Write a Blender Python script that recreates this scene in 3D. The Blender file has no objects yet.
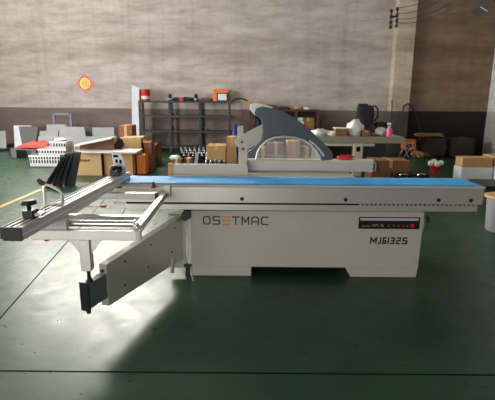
import bpy, bmesh, math, random
from mathutils import Vector, Matrix
random.seed(7)
SC = bpy.context.scene
COL = SC.collection
# ------------------------------------------------------------------ camera
F_, H_, D_, CX_, PI_, RO_, YA_ = 444.1, 1.618, 3.822, 1.16, .2279, .0060, -.0073
CAM = Vector((CX_, -D_, H_))

def ray(px, py):
    a = px - 247.5; b = py - 200
    c, s = math.cos(RO_), math.sin(RO_); u = c*a + s*b; v = -s*a + c*b
    x = u/F_; zz = -v/F_; yy = 1
    c, s = math.cos(PI_), math.sin(PI_); y = c*yy + s*zz; z = -s*yy + c*zz
    c, s = math.cos(YA_), math.sin(YA_)
    return Vector((c*x + s*y, -s*x + c*y, z))

def Z(px, py, z=0.0):            # point at height z
    r = ray(px, py); return CAM + r*((z - H_)/r.z)

def Y(px, py, y):                # point in the vertical plane at depth y
    r = ray(px, py); return CAM + r*((y + D_)/r.y)

def camera():
    F = ray(247.5, 200).normalized()
    right0 = Vector((math.cos(YA_), -math.sin(YA_), 0)).normalized()
    up0 = right0.cross(F).normalized()
    c, s = math.cos(RO_), math.sin(RO_)
    R = c*right0 + s*up0; U = -s*right0 + c*up0
    cd = bpy.data.cameras.new('camera'); co = bpy.data.objects.new('camera', cd); COL.objects.link(co)
    m = Matrix((R, U, -F)).transposed().to_4x4(); m.translation = CAM
    co.matrix_world = m
    cd.sensor_fit = 'HORIZONTAL'; cd.sensor_width = 36; cd.lens = F_/495*36
    cd.clip_start = .05; cd.clip_end = 200
    SC.camera = co
camera()

# ------------------------------------------------------------------ materials
def lin(c):
    return tuple((v/255/12.92 if v/255 <= .04045 else ((v/255 + .055)/1.055)**2.4) for v in c) + (1,)

def mat(name, rgb, rough=.5, metal=0., var=.08, scale=8, bump=0., bscale=60, spec=.5, trans=0., alpha=1., emit=0):
    m = bpy.data.materials.new(name); m.use_nodes = True
    nt = m.node_tree; n = nt.nodes; b = n['Principled BSDF']
    col = lin(rgb)
    b.inputs['Roughness'].default_value = rough; b.inputs['Metallic'].default_value = metal
    b.inputs['Specular IOR Level'].default_value = spec
    b.inputs['Transmission Weight'].default_value = trans; b.inputs['Alpha'].default_value = alpha
    tc = n.new('ShaderNodeTexCoord'); no = n.new('ShaderNodeTexNoise'); no.inputs['Scale'].default_value = scale
    no.inputs['Detail'].default_value = 5
    nt.links.new(tc.outputs['Object'], no.inputs['Vector'])
    mx = n.new('ShaderNodeMix'); mx.data_type = 'RGBA'
    mx.inputs['A'].default_value = tuple(max(0, v*(1 - var*1.6)) for v in col[:3]) + (1,)
    mx.inputs['B'].default_value = tuple(min(1, v*(1 + var*1.6)) for v in col[:3]) + (1,)
    nt.links.new(no.outputs['Fac'], mx.inputs['Factor']); nt.links.new(mx.outputs['Result'], b.inputs['Base Color'])
    if emit:
        b.inputs['Emission Color'].default_value = col; b.inputs['Emission Strength'].default_value = emit
    if bump:
        n2 = n.new('ShaderNodeTexNoise'); n2.inputs['Scale'].default_value = bscale; n2.inputs['Detail'].default_value = 6
        nt.links.new(tc.outputs['Object'], n2.inputs['Vector'])
        bp = n.new('ShaderNodeBump'); bp.inputs['Strength'].default_value = bump; bp.inputs['Distance'].default_value = .02
        nt.links.new(n2.outputs['Fac'], bp.inputs['Height']); nt.links.new(bp.outputs['Normal'], b.inputs['Normal'])
    return m

def wall_mat(name, rgb, dado, dz=1.25):
    m = mat(name, rgb, .9, bump=.35, bscale=3.5, spec=.2); nt = m.node_tree; n = nt.nodes; b = n['Principled BSDF']
    L = nt.links
    geo = n.new('ShaderNodeNewGeometry'); sp = n.new('ShaderNodeSeparateXYZ'); L.new(geo.outputs['Position'], sp.inputs[0])
    # trowel marks: noise stretched along the wall
    mp = n.new('ShaderNodeMapping'); mp.inputs['Scale'].default_value = (.55, .55, 2.6); L.new(geo.outputs['Position'], mp.inputs[0])
    s1 = n.new('ShaderNodeTexNoise'); s1.inputs['Scale'].default_value = 1.7; s1.inputs['Detail'].default_value = 8; s1.inputs['Roughness'].default_value = .65
    L.new(mp.outputs[0], s1.inputs['Vector'])
    r1 = n.new('ShaderNodeValToRGB'); r1.color_ramp.elements[0].position = .3; r1.color_ramp.elements[1].position = .68
    r1.color_ramp.elements[0].color = (.66, .62, .59, 1); r1.color_ramp.elements[1].color = (1.06, 1.05, 1.04, 1)
    L.new(s1.outputs['Fac'], r1.inputs[0])
    # vertical dirty runs
    mp2 = n.new('ShaderNodeMapping'); mp2.inputs['Scale'].default_value = (2.2, 2.2, .12); L.new(geo.outputs['Position'], mp2.inputs[0])
    s2 = n.new('ShaderNodeTexNoise'); s2.inputs['Scale'].default_value = 2.2; s2.inputs['Detail'].default_value = 6; L.new(mp2.outputs[0], s2.inputs['Vector'])
    r2 = n.new('ShaderNodeValToRGB'); r2.color_ramp.elements[0].position = .30; r2.color_ramp.elements[1].position = .5
    r2.color_ramp.elements[0].color = (.9, .89, .88, 1); r2.color_ramp.elements[1].color = (1, 1, 1, 1)
    L.new(s2.outputs['Fac'], r2.inputs[0])
    # the old stain band where the plaster courses join
    s3 = n.new('ShaderNodeTexNoise'); s3.inputs['Scale'].default_value = 1.1; s3.inputs['Detail'].default_value = 9; L.new(mp.outputs[0], s3.inputs['Vector'])
    ad = n.new('ShaderNodeMath'); ad.operation = 'MULTIPLY_ADD'; ad.inputs[1].default_value = 1.0; L.new(s3.outputs['Fac'], ad.inputs[0]); L.new(sp.outputs['Z'], ad.inputs[2])
    r3 = n.new('ShaderNodeValToRGB'); cr = r3.color_ramp
    mr = n.new('ShaderNodeMapRange'); mr.inputs[1].default_value = 0; mr.inputs[2].default_value = 8; L.new(ad.outputs[0], mr.inputs[0])
    cr.elements[0].position = .39; cr.elements[0].color = (1, 1, 1, 1)
    cr.elements[1].position = .49; cr.elements[1].color = (1, 1, 1, 1)
    e = cr.elements.new(.435); e.color = (.80, .78, .75, 1)
    L.new(mr.outputs[0], r3.inputs[0])
    base = b.inputs['Base Color'].links[0].from_socket
    def mul(a, c, f=1.):
        q = n.new('ShaderNodeMix'); q.data_type = 'RGBA'; q.blend_type = 'MULTIPLY'; q.inputs['Factor'].default_value = f
        L.new(a, q.inputs['A']); L.new(c, q.inputs['B']); return q.outputs['Result']
    out = mul(mul(mul(base, r1.outputs[0]), r2.outputs[0]), r3.outputs[0])
    # dark painted dado with an uneven edge
    if dado:
        e1 = n.new('ShaderNodeMath'); e1.operation = 'MULTIPLY_ADD'; e1.inputs[1].default_value = .07; e1.inputs[2].default_value = dz - .035
        L.new(s1.outputs['Fac'], e1.inputs[0])
        lt = n.new('ShaderNodeMath'); lt.operation = 'LESS_THAN'; L.new(sp.outputs['Z'], lt.inputs[0]); L.new(e1.outputs[0], lt.inputs[1])
        dc = n.new('ShaderNodeRGB'); dc.outputs[0].default_value = lin(dado)
        dd = mul(dc.outputs[0], r1.outputs[0], .8)
        q = n.new('ShaderNodeMix'); q.data_type = 'RGBA'; L.new(lt.outputs[0], q.inputs['Factor']); L.new(out, q.inputs['A']); L.new(dd, q.inputs['B'])
        out = q.outputs['Result']
    L.new(out, b.inputs['Base Color'])
    return m

def floor_mat():
    m = bpy.data.materials.new('green_epoxy'); m.use_nodes = True; nt = m.node_tree; n = nt.nodes; b = n['Principled BSDF']; L = nt.links
    geo = n.new('ShaderNodeNewGeometry'); tc = n.new('ShaderNodeTexCoord')
    n1 = n.new('ShaderNodeTexNoise'); n1.inputs['Scale'].default_value = 1.3; n1.inputs['Detail'].default_value = 9; n1.inputs['Roughness'].default_value = .65
    L.new(geo.outputs['Position'], n1.inputs['Vector'])
    r = n.new('ShaderNodeValToRGB'); r.color_ramp.elements[0].position = .35; r.color_ramp.elements[1].position = .7
    r.color_ramp.elements[0].color = lin((26, 60, 40)); r.color_ramp.elements[1].color = lin((42, 80, 56))
    L.new(n1.outputs['Fac'], r.inputs[0]); L.new(r.outputs[0], b.inputs['Base Color'])
    n2 = n.new('ShaderNodeTexNoise'); n2.inputs['Scale'].default_value = 5; n2.inputs['Detail'].default_value = 8; n2.inputs['Roughness'].default_value = .7
    L.new(geo.outputs['Position'], n2.inputs['Vector'])
    mr = n.new('ShaderNodeMapRange'); mr.inputs[1].default_value = .3; mr.inputs[2].default_value = .7; mr.inputs[3].default_value = .24; mr.inputs[4].default_value = .46
    L.new(n2.outputs['Fac'], mr.inputs[0]); L.new(mr.outputs[0], b.inputs['Roughness'])
    bp = n.new('ShaderNodeBump'); bp.inputs['Strength'].default_value = .12; bp.inputs['Distance'].default_value = .01
    L.new(n2.outputs['Fac'], bp.inputs['Height']); L.new(bp.outputs['Normal'], b.inputs['Normal'])
    b.inputs['Specular IOR Level'].default_value = .3
    return m

M = dict(
    floor=floor_mat(),
    plaster=wall_mat('plaster', (192, 184, 177), (128, 114, 107)),
    plaster_pier=wall_mat('plaster_pier', (205, 190, 172), (98, 92, 86)),
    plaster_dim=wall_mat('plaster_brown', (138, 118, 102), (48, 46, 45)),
    plaster_white=wall_mat('plaster_white', (232, 228, 222), (190, 186, 180)),
    roof=mat('roof_sheet', (150, 148, 142), .8),
    white=mat('white_paint', (196, 188, 178), .4, bump=.05, var=.03),
    cream=mat('cream_paint', (214, 208, 192), .4, var=.03),
    alu=mat('anodised_aluminium', (206, 202, 206), .5, .2, var=.04, spec=.3),
    alu_l=mat('brushed_aluminium', (214, 210, 202), .38, .55, var=.04),
    steel=mat('bright_steel', (210, 210, 210), .25, .9),
    black=mat('black_plastic', (24, 24, 26), .45),
    dark=mat('dark_steel', (52, 54, 56), .5, .3),
    slot=mat('dark_groove', (22, 21, 21), .9, spec=.03),
    film=mat('blue_film', (78, 172, 236), .55, spec=.15, var=.12, scale=5, bump=.35, bscale=14),
    hood=mat('grey_green_plastic', (84, 94, 96), .33, var=.03),
    hoodtip=mat('pale_plastic', (235, 240, 240), .35),
    orange=mat('orange', (246, 124, 34), .5), red=mat('red', (205, 30, 30), .45), green=mat('green_button', (30, 150, 70), .4),
    text=mat('grey_ink', (52, 56, 62), .6), ink=mat('black_ink', (20, 20, 22), .6),
    card=mat('cardboard', (186, 145, 98), .85, bump=.1), card2=mat('pale_cardboard', (205, 170, 120), .85, bump=.1),
    card3=mat('brown_cardboard', (142, 96, 62), .85, bump=.1), pale=mat('pale_grey_panel', (160, 160, 158), .6),
    dpanel=mat('dark_grey_panel', (96, 90, 88), .6), wpanel=mat('white_board', (220, 222, 228), .5),
    redsheet=mat('red_sheet', (222, 62, 42), .55), bluegrey=mat('blue_grey_steel', (112, 120, 150), .5),
    rack=mat('dark_rack_paint', (66, 66, 68), .6, .2), wood=mat('wood', (196, 160, 112), .6, bump=.2),
    bench=mat('olive_grey_paint', (150, 148, 128), .55), plastic_w=mat('white_plastic', (232, 232, 228), .4),
    pink=mat('pink_liquid', (232, 110, 140), .35), teal=mat('teal_plastic', (100, 190, 200), .4),
    cloth=mat('black_cloth', (34, 35, 42), .9, bump=.5, bscale=20), sack=mat('brown_sack', (120, 84, 58), .95, bump=.6, bscale=16),
    gold=mat('ochre_cloth', (150, 112, 62), .95, bump=.6, bscale=16), dbrown=mat('dark_brown_cloth', (60, 48, 40), .95, bump=.6, bscale=12),
    yellow=mat('yellow_paint', (200, 160, 70), .5), gold2=mat('yellow_gold', (246, 212, 96), .6), blue=mat('blue_plastic', (36, 60, 150), .5),
    rust=mat('red_brown_iron', (96, 52, 44), .8), bin=mat('frosted_plastic', (140, 138, 142), .4), stickwhite=mat('cream_paper', (252, 236, 190), .7),
)
M['tube_grey'] = mat('tube_grey', (112, 118, 124), .4, .3)
M['clear'] = mat('clear_polycarbonate', (235, 238, 238), .08, trans=0., alpha=.15)
M['wrap'] = mat('white_stretch_film', (226, 226, 230), .25, bump=.8, bscale=10, var=.15)
M['glass'] = mat('window_glass', (255, 250, 238), .3, emit=95)

# ------------------------------------------------------------------ mesh helpers
class MB:
    def __init__(s): s.v = []; s.f = []; s.sm = []
    def add(s, vs, fs, smooth=False):
        o = len(s.v); s.v += [Vector(v) for v in vs]
        for f in fs: s.f.append([i + o for i in f]); s.sm.append(smooth)
        return s
    def box(s, x0, x1, y0, y1, z0, z1, m=None):
        vs = [Vector((x, y, z)) for z in (z0, z1) for y in (y0, y1) for x in (x0, x1)]
        if m: vs = [m @ v for v in vs]
        return s.add(vs, [(0, 2, 3, 1), (4, 5, 7, 6), (0, 1, 5, 4), (2, 6, 7, 3), (0, 4, 6, 2), (1, 3, 7, 5)])
    def hexa(s, b, t):           # four bottom, four top points
        return s.add(list(b) + list(t), [(0, 3, 2, 1), (4, 5, 6, 7), (0, 1, 5, 4), (1, 2, 6, 5), (2, 3, 7, 6), (3, 0, 4, 7)])
    def bar(s, a, b, w, h=None, up=(0, 0, 1)):
        a = Vector(a); b = Vector(b); h = h or w; d = (b - a).normalized(); up = Vector(up)
        if abs(d.dot(up)) > .98: up = Vector((0, 1, 0))
        r = d.cross(up).normalized()*(w/2); u = r.cross(d).normalized()*(h/2)
        q = [-r - u, r - u, r + u, -r + u]
        return s.hexa([a + k for k in q], [b + k for k in q])
    def tube(s, pts, r, n=12, closed=False):
        pts = [Vector(p) for p in pts]; rs = r if isinstance(r, (list, tuple)) else [r]*len(pts)
        vs = []; ref = None
        for i, p in enumerate(pts):
            if closed: d = (pts[(i + 1) % len(pts)] - pts[i - 1]).normalized()
            else: d = (pts[min(i + 1, len(pts) - 1)] - pts[max(i - 1, 0)]).normalized()
            if ref is None: ref = Vector((0, 0, 1)) if abs(d.z) < .9 else Vector((1, 0, 0))
            a = (ref - d*ref.dot(d)).normalized(); ref = a; b = d.cross(a)
            vs += [p + (a*math.cos(t) + b*math.sin(t))*rs[i] for t in [2*math.pi*k/n for k in range(n)]]
        fs = []; m = len(pts)
        for i in range(m if closed else m - 1):
            j = (i + 1) % m
            fs += [(i*n + k, i*n + (k + 1) % n, j*n + (k + 1) % n, j*n + k) for k in range(n)]
        s.add(vs, fs, True)
        if not closed:
            s.add([vs[k] for k in range(n)], [tuple(range(n))]); s.add([vs[(m - 1)*n + k] for k in range(n)], [tuple(range(n))])
        return s
    def lathe(s, c, prof, n=20, axis='z'):
        c = Vector(c); vs = []
        for r, h in prof:
            for k in range(n):
                t = 2*math.pi*k/n; p = (r*math.cos(t), r*math.sin(t), h)
                if axis == 'y': p = (p[0], -p[2], p[1])
                if axis == 'x': p = (p[2], p[0], p[1])
                vs.append(c + Vector(p))
        m = len(prof)
        s.add(vs, [(i*n + k, i*n + (k + 1) % n, (i + 1)*n + (k + 1) % n, (i + 1)*n + k) for i in range(m - 1) for k in range(n)], True)
        s.add(vs[:n], [tuple(range(n))]); s.add(vs[-n:], [tuple(range(n))])
        return s
    def prism(s, poly, y0, y1):  # poly = [(x,z)] extruded along y
        n = len(poly); vs = [(x, y0, z) for x, z in poly] + [(x, y1, z) for x, z in poly]
        return s.add(vs, [tuple(range(n)), tuple(range(n, 2*n))] + [(i, (i + 1) % n, (i + 1) % n + n, i + n) for i in range(n)])
    def ext(s, pts, off):        # planar polygon of 3d points extruded by a vector
        pts = [Vector(p) for p in pts]; off = Vector(off); n = len(pts)
        return s.add(pts + [p + off for p in pts], [tuple(range(n)), tuple(range(n, 2*n))] + [(i, (i + 1) % n, (i + 1) % n + n, i + n) for i in range(n)])
    def blob(s, c, r, seed=0, amp=.2, n=12):
        rnd = random.Random(seed); ph = [rnd.uniform(0, 6.28) for _ in range(9)]; c = Vector(c); vs = []; fs = []
        for i in range(n + 1):
            for k in range(2*n):
                th = math.pi*i/n; f = math.pi*k/n
                d = Vector((math.sin(th)*math.cos(f), math.sin(th)*math.sin(f), math.cos(th)))
                w = 1 + amp*(math.sin(3*d.x + ph[0])*math.sin(4*d.y + ph[1]) + .6*math.sin(7*d.z + ph[2] + 3*d.x)*math.sin(6*d.x + ph[3]) + .3*math.sin(13*d.y + ph[4] + 5*d.z))
                z = d.z*w
                z = max(z, -.72)
                vs.append(c + Vector((d.x*w*r[0], d.y*w*r[1], (z + .72)*r[2]/1.72)))
        for i in range(n):
            for k in range(2*n):
                fs.append((i*2*n + k, i*2*n + (k + 1) % (2*n), (i + 1)*2*n + (k + 1) % (2*n), (i + 1)*2*n + k))
        return s.add(vs, fs, True)
    def lump(s, c, r, seed=0, amp=.08, n=14, e=.45):
        rnd = random.Random(seed); ph = [rnd.uniform(0, 6.28) for _ in range(9)]; c = Vector(c); vs = []; fs = []
        q = lambda v: math.copysign(abs(v)**e, v)
        for i in range(n + 1):
            for k in range(2*n):
                th = math.pi*i/n; f = math.pi*k/n
                d = Vector((q(math.sin(th))*q(math.cos(f)), q(math.sin(th))*q(math.sin(f)), q(math.cos(th))))
                w = 1 + amp*(math.sin(5*d.x + ph[0])*math.sin(4*d.y + ph[1]) + .7*math.sin(8*d.z + ph[2] + 4*d.x) + .5*math.sin(11*d.x + ph[4] + 5*d.z))
                vs.append(c + Vector((d.x*w*r[0], d.y*w*r[1], max(0, (d.z*w + 1)*r[2]/2))))
        for i in range(n):
            for k in range(2*n):
                fs.append((i*2*n + k, i*2*n + (k + 1) % (2*n), (i + 1)*2*n + (k + 1) % (2*n), (i + 1)*2*n + k))
        return s.add(vs, fs, True)
    def build(s, name, m, parent=None, bevel=0., **tags):
        me = bpy.data.meshes.new(name); me.from_pydata([tuple(v) for v in s.v], [], s.f)
        for p, q in zip(me.polygons, s.sm): p.use_smooth = q
        bm = bmesh.new(); bm.from_mesh(me); bmesh.ops.remove_doubles(bm, verts=bm.verts, dist=1e-5) if len(s.f) < 0 else None
        bmesh.ops.recalc_face_normals(bm, faces=bm.faces); bm.to_mesh(me); bm.free()
        me.materials.append(M[m] if isinstance(m, str) else m)
        o = bpy.data.objects.new(name, me); COL.objects.link(o)
        if parent is not None:
            off = parent_off(parent)
            me.transform(Matrix.Translation(-off)); o.parent = parent; OFF[o.name] = off
        if bevel:
            b = o.modifiers.new('bevel', 'BEVEL'); b.width = bevel; b.segments = 2; b.limit_method = 'ANGLE'
        for k, v in tags.items(): o[k] = v
        return o

OFF = {}
def parent_off(o):
    return Vector(o.location) if o.type == 'EMPTY' else OFF.get(o.name, Vector((0, 0, 0)))

def thing(name, label, cat, loc, group=None):
    o = bpy.data.objects.new(name, None); COL.objects.link(o); o.location = loc; o.empty_display_size = .1
    o['label'] = label; o['category'] = cat
    if group: o['group'] = group
    return o

def tag(o, label, cat, group=None, kind=None):
    o['label'] = label; o['category'] = cat
    if group: o['group'] = group
    if kind: o['kind'] = kind
    return o

def dup(root, loc, label, group=None, rz=None, scale=None):
    r = root.copy(); COL.objects.link(r); r.location = loc; r['label'] = label
    if group: r['group'] = group
    if rz is not None: r.rotation_euler = (0, 0, rz)
    if scale: r.scale = scale
    for ch in list(root.children):
        c = ch.copy(); COL.objects.link(c); c.parent = r
        for g in list(ch.children):
            d = g.copy(); COL.objects.link(d); d.parent = c
    return r

def struct(name, mb, m, bevel=0):
    o = mb.build(name, m, None, bevel); o['kind'] = 'structure'; return o

# ------------------------------------------------------------------ lettering as strokes
GL = {
 'O': [[(.2, 0), (.8, 0), (1, .18), (1, .82), (.8, 1), (.2, 1), (0, .82), (0, .18), (.2, 0)]],
 'S': [[(1, 1), (.15, 1), (0, .88), (0, .62), (.15, .5), (.85, .5), (1, .38), (1, .12), (.85, 0), (0, 0)]],
 'E': [[(0, 1), (1, 1)], [(0, .5), (1, .5)], [(0, 0), (1, 0)]],
 'T': [[(0, 1), (1, 1)], [(.5, 1), (.5, 0)]],
 'M': [[(0, 0), (0, 1), (.5, .3), (1, 1), (1, 0)]],
 'A': [[(0, 0), (0, .8), (.2, 1), (.8, 1), (1, .8), (1, 0)], [(0, .36), (1, .36)]],
 'C': [[(1, 1), (.2, 1), (0, .82), (0, .18), (.2, 0), (1, 0)]],
 'J': [[(1, 1), (1, 0), (.1, 0)]],
 '6': [[(1, 1), (0, 1), (0, 0), (1, 0), (1, .5), (0, .5)]],
 '1': [[(.5, 1), (.5, 0)]],
 '3': [[(0, 1), (1, 1), (1, 0), (0, 0)], [(.2, .5), (1, .5)]],
 '2': [[(0, 1), (1, 1), (1, .5), (0, .5), (0, 0), (1, 0)]],
}
def strokes(mb, ch, x, z, w, h, t, y, slant=0, th=.002):
    for path in GL[ch]:
        P = [(x + px*w + slant*pz*h, z + pz*h) for px, pz in path]
        for a, b in zip(P, P[1:]):
            a = Vector((a[0], y, a[1])); b = Vector((b[0], y, b[1])); d = (b - a).normalized()*(t/2)
            mb.bar(a - d, b + d, t, th, up=(0, 1, 0))

# ================================================================== SETTING
fl = MB().box(-14, 11, -7, 11.6, -.2, 0); struct('floor', fl, 'floor')
def joint(a, b, w=.012):
    a = Vector(a); b = Vector(b); mb = MB(); mb.bar(a + Vector((0, 0, .0006)), b + Vector((0, 0, .0006)), w, .0012); return mb
struct('trim_1', joint((-4.2, -1.47, 0), (6, -1.44, 0)), 'slot')
struct('trim_2', joint((-.62, -1.46, 0), (-1.30, 4.0, 0), .012), 'slot')
struct('trim_4', joint(Z(117, 224), Z(132, 196), .012), 'slot')
a, b = Z(-20, 215.3), Z(80, 173)
struct('trim_3', MB().bar(a + Vector((0, 0, .001)), b + Vector((0, 0, .001)), .07, .002), 'yellow')

WALL_A = Vector((-12, 11.35, 0)); WALL_B = Vector((5.15, 9.37, 0))
WD = (WALL_B - WALL_A).normalized(); WN = Vector((WD.y, -WD.x, 0))     # into the room
def wally(x): return WALL_A.y + (x - WALL_A.x)*WD.y/WD.x
def wallpt(px, py, off=0.):      # where the pixel ray meets the back wall (off metres in front)
    r = ray(px, py); p0 = WALL_A + WN*off; return CAM + r*((p0 - CAM).dot(WN)/r.dot(WN))
HT = 7.2
WIN = [(5.2, 6.5), (6.9, 10.4)]   # along the wall from WALL_A
WZ = (4.65, 5.8)
mb = MB()
def wseg(s0, s1, z0, z1, t=.3):
    p = WALL_A + WD*s0; q = WALL_A + WD*s1; o = -WN*t
    mb.hexa([p + Vector((0, 0, z0)), q + Vector((0, 0, z0)), q + o + Vector((0, 0, z0)), p + o + Vector((0, 0, z0))],
            [p + Vector((0, 0, z1)), q + Vector((0, 0, z1)), q + o + Vector((0, 0, z1)), p + o + Vector((0, 0, z1))])
LW = (WALL_B - WALL_A).length
wseg(0, LW, 0, WZ[0]); wseg(0, LW, WZ[1], HT)
pr = 0
for s0, s1 in WIN: wseg(pr, s0, *WZ); pr = s1
wseg(pr, LW, *WZ)
struct('wall_back', mb, 'plaster')
for i, (s0, s1) in enumerate(WIN):
    w = MB(); p = WALL_A + WD*s0 - WN*.12; q = WALL_A + WD*s1 - WN*.12
    for z in (WZ[0] + .03, sum(WZ)/2, WZ[1] - .03): w.bar(p + Vector((0, 0, z)), q + Vector((0, 0, z)), .06)
    for k in range(4):
        c = p.lerp(q, k/3*.975 + .0125); w.bar(c + Vector((0, 0, WZ[0])), c + Vector((0, 0, WZ[1])), .05)
    wo = struct('window_%d' % (i + 1), w, 'bluegrey')
    g = MB(); p = p - WN*.03; q = q - WN*.03
    g.hexa([p + Vector((0, 0, WZ[0])), q + Vector((0, 0, WZ[0])), q - WN*.01 + Vector((0, 0, WZ[0])), p - WN*.01 + Vector((0, 0, WZ[0]))],
           [p + Vector((0, 0, WZ[1])), q + Vector((0, 0, WZ[1])), q - WN*.01 + Vector((0, 0, WZ[1])), p - WN*.01 + Vector((0, 0, WZ[1]))])
    g.build('glass', 'glass', wo)
# concrete pier on the back wall
cl = wallpt(396.5, 60).x; cr_ = Y(419.5, 60, 9.05).x
struct('wall_pier', MB().box(5.12, 5.62, 9.05, 9.7, 0, HT), 'plaster_pier')
px0 = Y(487, 112, 9.25).x
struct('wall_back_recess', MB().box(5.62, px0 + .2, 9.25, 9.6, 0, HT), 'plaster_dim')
# pale pier at the right edge
struct('wall_right', MB().box(px0, px0 + .25, -6, 9.25, 0, HT), 'plaster_white')
# left wall with a large opening
lw = MB(); lw.box(-8.8, -8.5, 5.5, 11.6, 0, HT); lw.box(-8.8, -8.5, -6, -.5, 0, HT); lw.box(-8.8, -8.5, -.5, 5.5, 4.6, HT); lw.box(-8.8, -8.5, -.5, 5.5, 0, .3)
struct('wall_left', lw, 'plaster_white')
rf = MB().box(-12.3, px0 + .25, -6, 11.7, HT, HT + .15)
struct('ceiling', rf, 'roof')

# ================================================================== PANEL SAW
saw = thing('sliding_table_panel_saw', 'large white sliding table panel saw with blue film on its long table', 'machine', (1.6, .35, 0))
SV = (0.0, 0.0, 0.0)
# --- cabinet
CY = .03; CX0, CX1 = .62, 2.715
cab = MB()
cab.prism([(CX0, .09), (CX1 - .01, .09), (CX1, .625), (CX0, .625)], CY, .95)
cabinet = cab.build('cabinet', 'white', saw, .006)
ft = MB().prism([(CX0, 0), (1.17, 0), (1.17, .1), (CX0, .1)], CY + .004, .95); ft.build('foot', 'white', saw, .004)
ft = MB().prism([(2.09, 0), (CX1 - .02, 0), (CX1 - .01, .1), (2.03, .1)], CY + .004, .95); ft.build('foot', 'white', saw, .004)
u = MB().box(CX0 + .02, CX1 - .02, .05, .9, .6, .7); u.build('top_frame', 'white', saw)
# --- control panel: a recess frame with a black face
cp = MB(); X0, X1, Z0, Z1 = 2.132, 2.676, .470, .578
cp.box(X0, X1, CY - .012, CY + .002, Z0, Z0 + .008); cp.box(X0, X1, CY - .012, CY + .002, Z1 - .006, Z1)
cp.box(X0, X0 + .008, CY - .012, CY + .002, Z0, Z1); cp.box(X1 - .008, X1, CY - .012, CY + .002, Z0, Z1)
cp.box(X0 + .008, X1 - .008, CY - .004, CY + .002, Z0 + .008, Z1 - .034)
cpo = cp.build('control_panel', 'black', saw)
MB().prism([(X0 + .02, Z1 - .008), (X1 - .01, Z1 - .008), (X1 - .02, Z1 - .032), (X0 + .035, Z1 - .032)], CY - .006, CY + .002).build('upper_strip', 'alu', cpo, label='silver strip')
bc = ['steel', 'steel', 'steel', 'green', 'red', 'green', 'red', 'green', 'red']
for i, k in enumerate(bc):
    bx = [2.268, 2.298, 2.342, 2.400, 2.447, 2.488, 2.532, 2.568, 2.612][i]; r = .020 if i == 8 else .0095 if i > 2 else .011
    bt = MB().lathe((bx, CY - .004, .500), [(r, 0), (r, .010), (r*.8, .014)], 16, 'y')
    if i < 3: bt = MB().tube([(bx + r*math.cos(t), CY - .006, .500 + r*math.sin(t)) for t in [k2*math.pi/8 for k2 in range(16)]], .0025, 6, True).bar((bx, CY - .008, .49), (bx, CY - .008, .51), .004)
    bt.build('knob' if i < 3 else 'button', k, cpo, label={'steel': 'round selector switch', 'green': 'green button', 'red': 'large red stop button' if i == 8 else 'red button'}[k])
tl = MB()
for i in range(7): tl.box(2.165 + i*.011, 2.172 + i*.011, CY - .0055, CY - .003, .490, .497)
tl.build('small_lettering', 'pale', cpo)
# --- lettering
sx = .726
for i, ch in enumerate('OSETMAC'):
    w = .058; x = .737 + i*(1.3265 - .7265 - .058 - .02)/6
    let = MB(); strokes(let, ch, x, .500, w, .068, .011, CY - .0015)
    lo = let.build('letter', 'orange' if ch == 'E' else 'text', saw)
    if ch == 'E': lo['label'] = 'orange letter E'
for ch, xa_, xb_ in zip('MJ6132S', (2.244, 2.316, 2.356, 2.402, 2.426, 2.479, 2.535), (2.31, 2.349, 2.397, 2.418, 2.470, 2.526, 2.588)):
    ml = MB(); strokes(ml, ch, xa_ + .007, .330, max(.001, xb_ - xa_ - .018) if ch != '1' else .001, .053, .0118, CY - .0015, .08)
    ml.build('letter', 'ink', saw, label='black letter')
# --- sliding beam: aluminium body with ledge, groove and lower rail
bm_ = MB()
prof = [(0, .705), (0, .852), (-.006, .855), (-.006, .872), (.385, .872), (.385, .70), (.36, .70), (.36, .64), (.02, .64), (.02, .705)]
def along(poly, x0, x1, mbx): # poly in (y,z)
    n = len(poly); mbx.add([(x0, y, z) for y, z in poly] + [(x1, y, z) for y, z in poly], [tuple(range(n)), tuple(range(n, 2*n))] + [(i, (i + 1) % n, (i + 1) % n + n, i + n) for i in range(n)])
    return mbx
beam = along([(0, .705), (0, .846), (-.008, .850), (-.008, .868), (.385, .868), (.385, .705)], -.02, 3.2, MB()).build('sliding_table', 'alu_l', saw, .002)
for hx, hz in ((1.083, .742), (1.996, .742), (2.813, .744), (3.098, .743)):
    MB().lathe((hx, .002, hz), [(.017, 0), (.017, .008), (.008, .008)], 14, 'y').build('bolt', 'black', beam)
lip = along([(-.012, .853), (-.012, .866), (-.006, .866), (-.006, .853)], -.02, 3.2, MB()).build('edge_strip', 'cream', beam)
MB().box(.05, 3.17, .02, .34, .688, .7045).build('groove', 'slot', saw)
rail = MB().box(.05, 3.165, .0, .36, .640, .690); rl = rail.build('lower_rail', 'alu_l', saw, .002)
rk = MB()
for i in range(27): rk.box(2.12 + i*.039, 2.140 + i*.039, -.004, .02, .691, .704)
rk.build('rack_strip', 'alu_l', saw)
# legs of the beam on the cabinet are the top frame. Blue protective film wrapped over the top
film = MB(); nx, ny = 90, 6
def fz(i, j):
    return .8695 + .0035*abs(math.sin(i*.9 + j*1.7)*math.cos(i*.37 + j))
vs = []; x_of = lambda i: -.0 + 3.19*i/nx
for i in range(nx + 1):
    for j in range(ny + 1):
        y = -.004 + .386*j/ny
        vs.append((x_of(i), y, fz(i, j)))
fs = [(i*(ny + 1) + j, i*(ny + 1) + j + 1, (i + 1)*(ny + 1) + j + 1, (i + 1)*(ny + 1) + j) for i in range(nx) for j in range(ny)]
film.add(vs, fs, True)
fo = film.build('protective_film', 'film', saw); so = fo.modifiers.new('solid', 'SOLIDIFY'); so.thickness = .0015; so.offset = 1
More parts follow.
